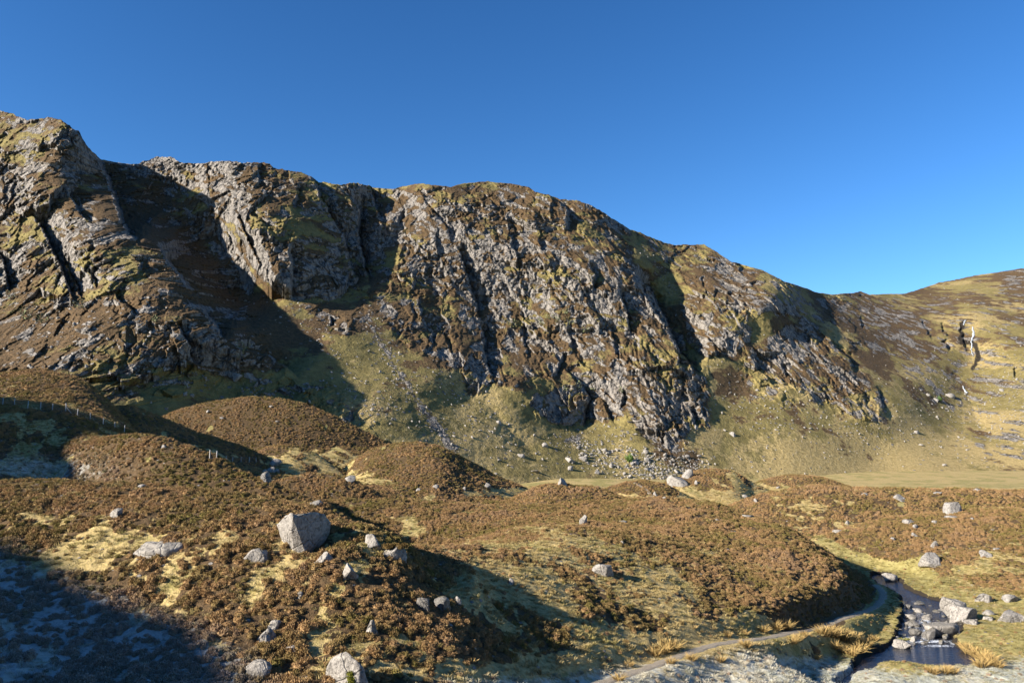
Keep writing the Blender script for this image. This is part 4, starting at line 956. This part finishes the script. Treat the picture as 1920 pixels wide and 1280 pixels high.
B(654, 903, 24, 19, "pale pointed boulder at the left foot of the tall cone mound", 95, M_PALE, 3)
B(1056, 911, 20, 18, "round boulder perched on the very top of the central low mound", 97, M_PALE, 3)
B(912, 914, 21, 13, "grey boulder on the right foot of the tall cone mound", 101, None, 3)
B(785, 921, 12, 8, "small pale stone low on the front of the tall cone mound", 103, M_PALE, 2)
B(818, 915, 14, 9, "dark edged stone low on the front of the tall cone mound", 105, None, 2)
B(869, 918, 12, 7, "flat stone between the dark edged stone and the grey foot boulder", 107, None, 2)
B(1794, 960, 40, 32, "big squarish pale boulder, larger part of the split rock on the right moor", 111, M_PALE, 4, .8, .9, flat=.75, cuts=9)
B(1777, 962, 15, 25, "thin slab split off the left side of the big squarish boulder", 113, M_PALE, 3, .9, tilt=.15)
B(1792, 972, 34, 8, "flat pale slab lying in front of the split rock", 115, M_PALE, 2)
B(1690, 939, 22, 15, "pale boulder left of the split rock on the right moor", 117, M_PALE, 3)
for k, (a, b, w, h, t) in enumerate([(1708, 981, 26, 11, "low wide pale stone, topmost of the row below the split rock's left"), (1718, 991, 13, 10, "small pale stone, second of the row below the split rock's left"), (1717, 1006, 14, 10, "small pale stone, third of the row below the split rock's left"),
        (1753, 1026, 16, 16, "rounded white stone midway down the right heather slope"), (1853, 1044, 26, 16, "blocky pale boulder high on the right heather slope"), (1872, 1031, 15, 9, "small stone right behind the blocky pale boulder"),
        (1572, 998, 18, 12, "pale stone at the left edge of the right heather slope"), (1590, 982, 10, 11, "upright little stone left of the right heather slope's middle"), (1675, 1013, 10, 8, "tiny grey stone in the middle of the right heather slope"),
        (1419, 941, 10, 10, "pale stone on the left rim of the right moor plateau"), (1398, 935, 14, 10, "grey stone in the grassy gap left of the right moor plateau"), (1306, 908, 8, 10, "tiny upright stone on the grassy middle mound"),
        (1754, 980, 12, 6, "small flat stone below left of the split rock"), (1760, 926, 18, 6, "flat pale stone behind the split rock, left of it"), (1835, 920, 16, 6, "flat white stone on the moor skyline right of the split rock"),
        (1622, 928, 14, 6, "flat stone on the skyline of the right moor's left part"), (1460, 915, 10, 5, "small pale stone on the grassy gap between middle mounds"), (1861, 996, 8, 6, "tiny pale stone high right on the heather"), (1822, 974, 10, 5, "little flat stone right below the split rock")]):
    B(a, b, w, h, t, 120 + 2 * k, M_PALE if k % 3 else M_ROCK, 2 if w < 16 else 3)
B(1757, 1061, 48, 28, "big whale-backed white boulder where the heather meets the grass", 171, M_PALE, 4, .8, .4, cuts=8)
B(1739, 1051, 16, 15, "small white pointed stone touching the whale-backed boulder", 173, M_PALE, 3)
B(1846, 1128, 32, 22, "pale boulder on the grass bank, straight above the great streamside rock", 175, M_PALE, 3, tilt=.25)
B(1896, 1127, 34, 14, "low pale boulder behind the large rock at the right edge", 177, M_PALE, 3)
B(1900, 1167, 54, 40, "large pale rounded rock at the right edge of the grass", 179, M_PALE, 4, .8, cuts=8)
B(1860, 1152, 40, 12, "flat slab joining the right edge rock to the streamside", 181, M_PALE, 3)
B(1796, 1150, 46, 36, "great two-humped pale rock on the right bank, upper hump", 183, M_PALE, 4, .9, .5, flat=.6, cuts=8)
B(1812, 1164, 58, 34, "great two-humped pale rock on the right bank, lower hump", 185, M_PALE, 4, .8, .9, flat=.7, cuts=8)
B(1826, 1170, 34, 16, "broken rock at the lower foot of the great two-humped rock", 187, None, 3)
B(1855, 1163, 20, 10, "rounded grey rock set in turf right of the two-humped rock", 188, None, 3)
B(1671, 1091, 32, 21, "white boulder standing at the edge of the upper pool", 189, M_PALE, 4, .8, cuts=8, water=True, sink=.12)
for a, b, w, h, t, d in [(1767, 1194, 68, 40, "broad flat-topped boulder, largest of the rocks in the stream", 0), (1746, 1197, 26, 27, "striped dark rock against the left side of the broad flat stream boulder", 1), (1774, 1191, 18, 20, "dark rounded rock under the front of the broad flat stream boulder", 1),
        (1725, 1150, 20, 14, "pale domed rock in the stream, uppermost of a cluster of three", 0), (1713, 1162, 22, 15, "tan rounded rock in the stream, left of the cluster of three", 0), (1742, 1163, 22, 14, "brown capped rock in the stream, right of the cluster of three", 0),
        (1713, 1175, 32, 18, "dark mossy rock lying below the cluster of three in the stream", 1), (1704, 1141, 16, 10, "dark stone by the left bank above the cluster of three", 1), (1728, 1134, 26, 8, "flat dark stones reef in the upper stream", 1),
        (1758, 1149, 16, 8, "small dark rock breaking the water left of the great bank rock", 1), (1771, 1146, 18, 9, "dark wet rock at the foot of the great bank rock's left side", 1), (1719, 1191, 26, 16, "dark low rock left of the striped rock in the rapids", 1),
        (1777, 1198, 15, 12, "small wet rock below the broad flat stream boulder", 1), (1715, 1202, 15, 14, "brown pointed rock above the grass-topped block", 0), (1683, 1201, 12, 10, "small rock by the left bank above the pool", 0),
        (1736, 1207, 14, 8, "dark wet stone in the foam line above the pool", 1), (1768, 1207, 12, 10, "dark wet stone right end of the foam line above the pool", 1), (1693, 1194, 14, 9, "wet brown rock at the rapids' left edge", 1), (1783, 1158, 14, 10, "dark rock tucked under the great two-humped rock", 1), (1748, 1172, 10, 7, "small dark rock between cluster and broad stream boulder", 1)]:
    B(a, b, w, h, t, 200 + a + b, (M_DARK if d else M_ROCK), 3, .8, water=True, sink=.22, flat=.45 if w > 50 else 0)
B(1697, 1215, 40, 19, "square grass-topped block standing in the top of the pool", 233, M_ROCK, 3, .7, .1, flat=.8, water=True, sink=.15, top='g')

n_f = 0
while n_f < 26:
    a, b = rng.normal(1735, 32), rng.normal(1172, 24)
    if not inside(np.array([a]), np.array([b]), POOL)[0] or b > 1212: continue
    B(a, b, rng.uniform(5, 11), rng.uniform(4, 7), "small dark wet stone breaking the water of the rapids", 700 + n_f, M_DARK, 2, .8, group="small wet stones in the rapids", water=True, sink=.3); n_f += 1
# larger single rocks on the slopes under the wall
for a, b, w, h, t, far in [(1272, 912, 40, 28, "biggest boulder of the field, pale and humped at its right lower end", 0), (1290, 897, 24, 22, "pointed rock leaning behind the biggest boulder of the field", 0), (1229, 931, 11, 12, "upright stone beside the little trail", 0), (1245, 935, 14, 5, "flat white stone beside the little trail", 0),
        (1069, 866, 24, 12, "dark faced low rock left of the boulder field", 1), (1070, 881, 15, 10, "rounded single rock on the grass below the dark faced rock", 1), (1020, 838, 16, 11, "pale block on the grass slope, left above the boulder field", 1), (1093, 863, 16, 10, "pale rock right beside the dark faced low rock", 1), (976, 856, 16, 9, "brown topped rock on the grassy talus below centre", 1), (438, 709, 32, 18, "pale egg-shaped rock under the left rib's foot", 1), (936, 794, 12, 8, "white rock on the green talus", 1), (1000, 884, 24, 6, "long flat stone on the meadow edge", 1),
        (1782, 745, 22, 10, "grey rounded rock below the lower waterfall", 1), (1740, 743, 14, 8, "grey wedge rock left of the rounded one below the lower waterfall", 1), (1755, 752, 16, 8, "long grey rock left below the lower waterfall", 1), (1718, 812, 12, 8, "white stone on the right grass slope", 1), (1305, 805, 10, 12, "upright stone on the grass right of the cliff foot", 1), (1375, 818, 16, 11, "grey rock on the grass right of the cliff foot", 1), (55, 690, 12, 10, "white pointed stone at the left edge above the brown mound", 1), (345, 741, 10, 9, "white stone on the brown slope in the left middle", 1), (358, 742, 10, 5, "flat stone right beside the white stone on the brown slope", 1)]:
    if b > 845 and not far: B(a, b, w, h, t, 300 + a, M_PALE, 3)
    else:
        p = hit_near(a, b, y0=60); q_ = on_mountain(a, b)
        B(a, b, w, h, t, 300 + a, M_PALE, 3, far=(p is None or q_[1] < p[1]))
# boulder field at the foot of the wall: every larger block by itself
forms = []
for k in range(9):
    v, f = rock_verts(900 + k, 3 if k < 5 else 2, 10); o = mesh_np("boulder", v, f, (M_PALE, M_ROCK, M_ROCK)[k % 3], False); forms.append(o.data); bpy.data.objects.remove(o)
def first_surface(px, py):
    p = hit_near(px, py, y0=60); q_ = on_mountain(px, py)
    return q_ if (p is None or q_[1] < p[1]) else p
def put_form(px, py, w, label, group, name="boulder", asp=None):
    p = first_surface(px, py); m = p[1] / FPX; o = link(bpy.data.objects.new(name, forms[int(rng.integers(0, 9))])); s = w * m * .5
    a = rng.uniform(.55, .95) if asp is None else asp
    o.scale = (s, s * rng.uniform(.7, 1.1), s * a); o.location = (p[0], p[1], p[2] + s * a * .45); o.rotation_euler = (rng.normal(0, .25), rng.normal(0, .25), rng.uniform(0, 6.28)); tag(o, label, "boulder", group)
FIELD = [(1075, 815), (1110, 830), (1140, 845), (1175, 835), (1230, 850), (1290, 858), (1330, 862), (1330, 880), (1290, 880), (1250, 900), (1200, 902), (1140, 898), (1100, 880), (1085, 850)]
n_f = 0
while n_f < 74:
    a, b = rng.uniform(1060, 1350), rng.uniform(808, 908)
    if not inside(np.array([a]), np.array([b]), FIELD)[0] and rng.uniform() > .12: continue
    w = 4.5 + 16 * rng.uniform() ** 3.2 * (.5 + .5 * sstep(np.array(b), 830, 885)); put_form(a, b, w, "pale grey block in the jumbled boulder field under the central cliff", "blocks of the boulder field"); n_f += 1
SC = [(SCREE[0], 0), (SCREE[1], 0), (SCREE[3], 0), (SCREE[4], 0)]
n_f = 0
while n_f < 19:
    pts = np.array(SCREE[int(rng.choice([0, 1, 3, 4, 13]))][0], float); t = rng.uniform() ; c = np.array([np.interp(t, np.linspace(0, 1, len(pts)), pts[:, k]) for k in (0, 1)]) + rng.normal(0, 22, 2)
    put_form(c[0], c[1], rng.uniform(3, 8), "pale stone lying on the grassy scree fan below the central gully", "stones on the scree fan"); n_f += 1
n_f = 0
while n_f < 19:
    a, b = rng.uniform(0, 560), rng.uniform(590, 800)
    if b > 690 and a < 250: continue
    put_form(a, b, rng.uniform(4, 9.5), "pale stone in brown heather on the slope under the left crags", "stones under the left crags"); n_f += 1
n_f = 0
while n_f < 19:
    a, b = rng.uniform(1330, 1915), rng.uniform(690, 880)
    if rng.uniform() > .25 + .75 * (a > 1700): continue
    put_form(a, b, rng.uniform(3, 8.5), "pale stone scattered on the grass of the right hand slopes", "stones on the right hand slopes"); n_f += 1
# small stones nobody could count
NS = 6000
wgt = (scw * (mpy > 420) * np.clip(mD / 400, .3, 2) ** 1.2).ravel().astype(float); wgt *= (1 - .8 * (mC.ravel() > .5)) * (1 + 4 * inside(mpx, mpy, FIELD).ravel()); pick = rng.choice(wgt.size, NS, p=wgt / wgt.sum())
P_ = np.stack([MX.ravel()[pick], MY.ravel()[pick], MZ.ravel()[pick]], -1) + rng.normal(0, .4, (NS, 3)) * (1, 0, .3)
s = (.22 + .9 * rng.uniform(size=NS) ** 5)
stone_src = source_collection("stone_forms", [])
for k in range(4):
    o = bpy.data.objects.new("stone_form_%s" % "abcd"[k], forms[k + 5]); stone_src.objects.link(o)
scatter("scree", P_, rng.uniform(0, 6.28, (NS, 3)), np.stack([s, s * rng.uniform(.6, 1, NS), s * rng.uniform(.5, .9, NS)], -1), rng.integers(0, 4, NS), stone_src, {})

# ------------------------------------------------------------------ tussocks, shrubs
tus = [sprig_mesh("tussock_form_%s" % "abc"[k], 150, .42, .5, .85, .035, 71 + k, M_ORANGE, True, False).data for k in range(3)]
TUS = [(1245, 1222, 30), (1262, 1218, 28), (1228, 1228, 22), (1180, 1248, 14), (1160, 1275, 18), (1258, 1243, 16), (1297, 1237, 18), (1352, 1240, 16), (1398, 1212, 20), (1488, 1205, 18), (1497, 1200, 16), (1455, 1180, 22), (1475, 1178, 22), (1432, 1184, 16), (1395, 1190, 14), (1365, 1192, 14), (1545, 1190, 24), (1560, 1192, 28), (1575, 1198, 28), (1590, 1205, 26), (1604, 1200, 22), (1612, 1220, 24), (1598, 1228, 22), (1580, 1222, 18), (1565, 1215, 20), (1625, 1210, 20), (1530, 1235, 14),
       (1820, 1226, 24), (1835, 1232, 26), (1850, 1240, 26), (1862, 1246, 22), (1842, 1250, 24), (1808, 1216, 18), (1770, 1262, 20), (1785, 1262, 18), (1750, 1262, 16), (1740, 1258, 14), (1872, 1250, 16), (1508, 1192, 14), (1640, 1200, 14)]
for k, (a, b, h) in enumerate(TUS):
    p = hit_near(a, b)
    if p is None: continue
    o = link(bpy.data.objects.new("grass_tussock", tus[k % 3])); s = h * .85 * p[1] / FPX / .85; o.scale = (s * .9, s * .9, s); o.location = p; o.rotation_euler = (0, 0, k * 1.3)
    tag(o, "dry orange grass tussock growing beside the path and stream", "grass tussock", "orange tussocks by the path and stream")
def shrub(px, py, h, mat, label, seed, group=None, bare=False):
    p = first_surface(px, py); H = h * p[1] / FPX; r = np.random.default_rng(seed); vs, fs, cs = [], [], []
    root = link(bpy.data.objects.new("shrub", None)); root.location = p; root.empty_display_size = .5; tag(root, label, "shrub", group)
    n = 90 if bare else 420
    for k in range(n):
        d = r.normal(size=3); d /= np.linalg.norm(d); c = np.array([d[0] * .5, d[1] * .5, .55 + d[2] * .42]) * H * r.uniform(.55, 1) ** .5 * (1 + .3 * math.sin(d[0] * 5 + seed)); s = H * r.uniform(.035, .08)
        a, b_ = r.normal(size=3) * s, r.normal(size=3) * s; i = len(vs); vs.extend([c, c + a, c + a + b_, c + b_]); cs.extend([(r.uniform(.3, 1), r.uniform(), 0, 1)] * 4); fs.append((i, i + 1, i + 2, i + 3))
    mesh_np("foliage", np.array(vs), np.array(fs), mat, False, {"sprig": np.array(cs)}, root)
    vs, fs = [], []
    for k in range(5):
        d = np.array([r.normal() * .35, r.normal() * .35, 1]); e = d * H * .7; i = len(vs); w = H * .018
        for q_ in (np.zeros(3), e):
            ww = w if q_[2] == 0 else w * .3
            vs.extend([q_ + (ww, 0, -.1 * (q_[2] == 0)), q_ + (-ww * .5, ww * .87, -.1 * (q_[2] == 0)), q_ + (-ww * .5, -ww * .87, -.1 * (q_[2] == 0))])
        for j in range(3): fs.append((i + j, i + (j + 1) % 3, i + 3 + (j + 1) % 3, i + 3 + j))
    mesh_np("stem", np.array(vs), np.array(fs), plain_stem, False, None, root)
plain_stem = plain("shrub_bark", (.12, .10, .08))
shrub(1180, 866, 16, M_LEAF, "bright green bush standing alone among the boulder field", 1)
shrub(1762, 752, 9, M_LEAF, "small green bush below the lower waterfall", 2)
for k, (a, b, h) in enumerate([(52, 600, 22), (78, 606, 20), (40, 590, 16), (148, 580, 18), (240, 530, 16), (290, 605, 16), (455, 660, 22), (448, 672, 16), (20, 560, 16)]):
    shrub(a, b, h, M_BIRCH, "pale leafless birch scrub clinging to the left crags", 10 + k, "birch scrub on the left crags", True)
for k, (a, b, h) in enumerate([(960, 615, 16), (985, 620, 16), (1015, 612, 14), (1045, 605, 16), (1070, 612, 14), (1098, 625, 16), (1030, 600, 14), (1060, 590, 12), (1085, 730, 14), (1110, 735, 14), (1060, 735, 12), (1165, 735, 12)]):
    shrub(a, b, h, M_BIRCH, "pale birch scrub growing on a ledge of the central cliff", 30 + k, "birch scrub on the central cliff", True)

# ------------------------------------------------------------------ fence
M_POST = plain("weathered_post", (.40, .37, .33)); M_WIRE = plain("fence_wire", (.22, .22, .22), .5)
def bar(a, b, w, name, mat, parent):
    a, b = np.array(a), np.array(b); d = b - a; d /= np.linalg.norm(d); s = np.cross(d, (0, 1, .01)); s /= np.linalg.norm(s); t_ = np.cross(d, s); vs = []
    for p, k in ((a, 1), (b, .92)):
        for i in range(8): q_ = i * math.pi / 4 + .4; vs.append(p + (s * math.cos(q_) + t_ * math.sin(q_)) * w * k)
    fs = [(i, (i + 1) % 8, 8 + (i + 1) % 8, 8 + i) for i in range(8)] + [(8, 9, 10, 11), (11, 12, 13, 8), (13, 14, 15, 8)]
    fs = fs[:8] + [(8, 9, 10, 11), (8, 11, 12, 13), (8, 13, 14, 15)]
    return mesh_np(name, np.array(vs), np.array(fs), mat, False, None, parent)
def fence(pix_posts, H, label, brace_at=None):
    ps = [hit_near(a, b) for a, b in pix_posts]; ps = [p for p in ps if p is not None]
    root = link(bpy.data.objects.new("fence", None)); root.location = ps[0]; o0 = np.array(ps[0]); tag(root, label, "fence")
    for i, p in enumerate(ps):
        q_ = p - o0; tall = 1.25 if i == brace_at else 1.0
        bar(q_ - (0, 0, .25), q_ + (.04 * math.sin(i * 3), 0, H * tall), .065 if i != brace_at else .085, "post", M_POST, root)
        if i == brace_at: bar(q_ + (0, 0, H * .8), q_ + (1.05, -.2, -.15), .06, "brace", M_POST, root)
    vs, fs = [], []
    for i in range(len(ps) - 1):
        for k in range(5):
            a, b = ps[i] - o0 + (0, -.07, H * (.12 + .2 * k)), ps[i + 1] - o0 + (0, -.07, H * (.12 + .2 * k)); j = len(vs); r_ = .008
            for p in (a, b): vs.extend([p + (0, 0, r_), p + (0, r_, -r_), p + (0, -r_, -r_)])
            for e in range(3): fs.append((j + e, j + (e + 1) % 3, j + 3 + (e + 1) % 3, j + 3 + e))
    mesh_np("wire", np.array(vs), np.array(fs), M_WIRE, False, None, root)
fence([(-20, 757), (5, 759), (27, 761), (52, 765), (76, 767), (98, 770), (123, 773), (145, 780), (169, 787), (193, 797), (215, 804), (233, 810)], 1.2, "post and wire fence running down the shaded slope at the upper left", 6)
fence([(393, 860), (406, 862), (424, 864), (436, 866), (452, 866), (467, 866), (480, 867)], 1.2, "short far stretch of post and wire fence in the hollow behind the left mound")
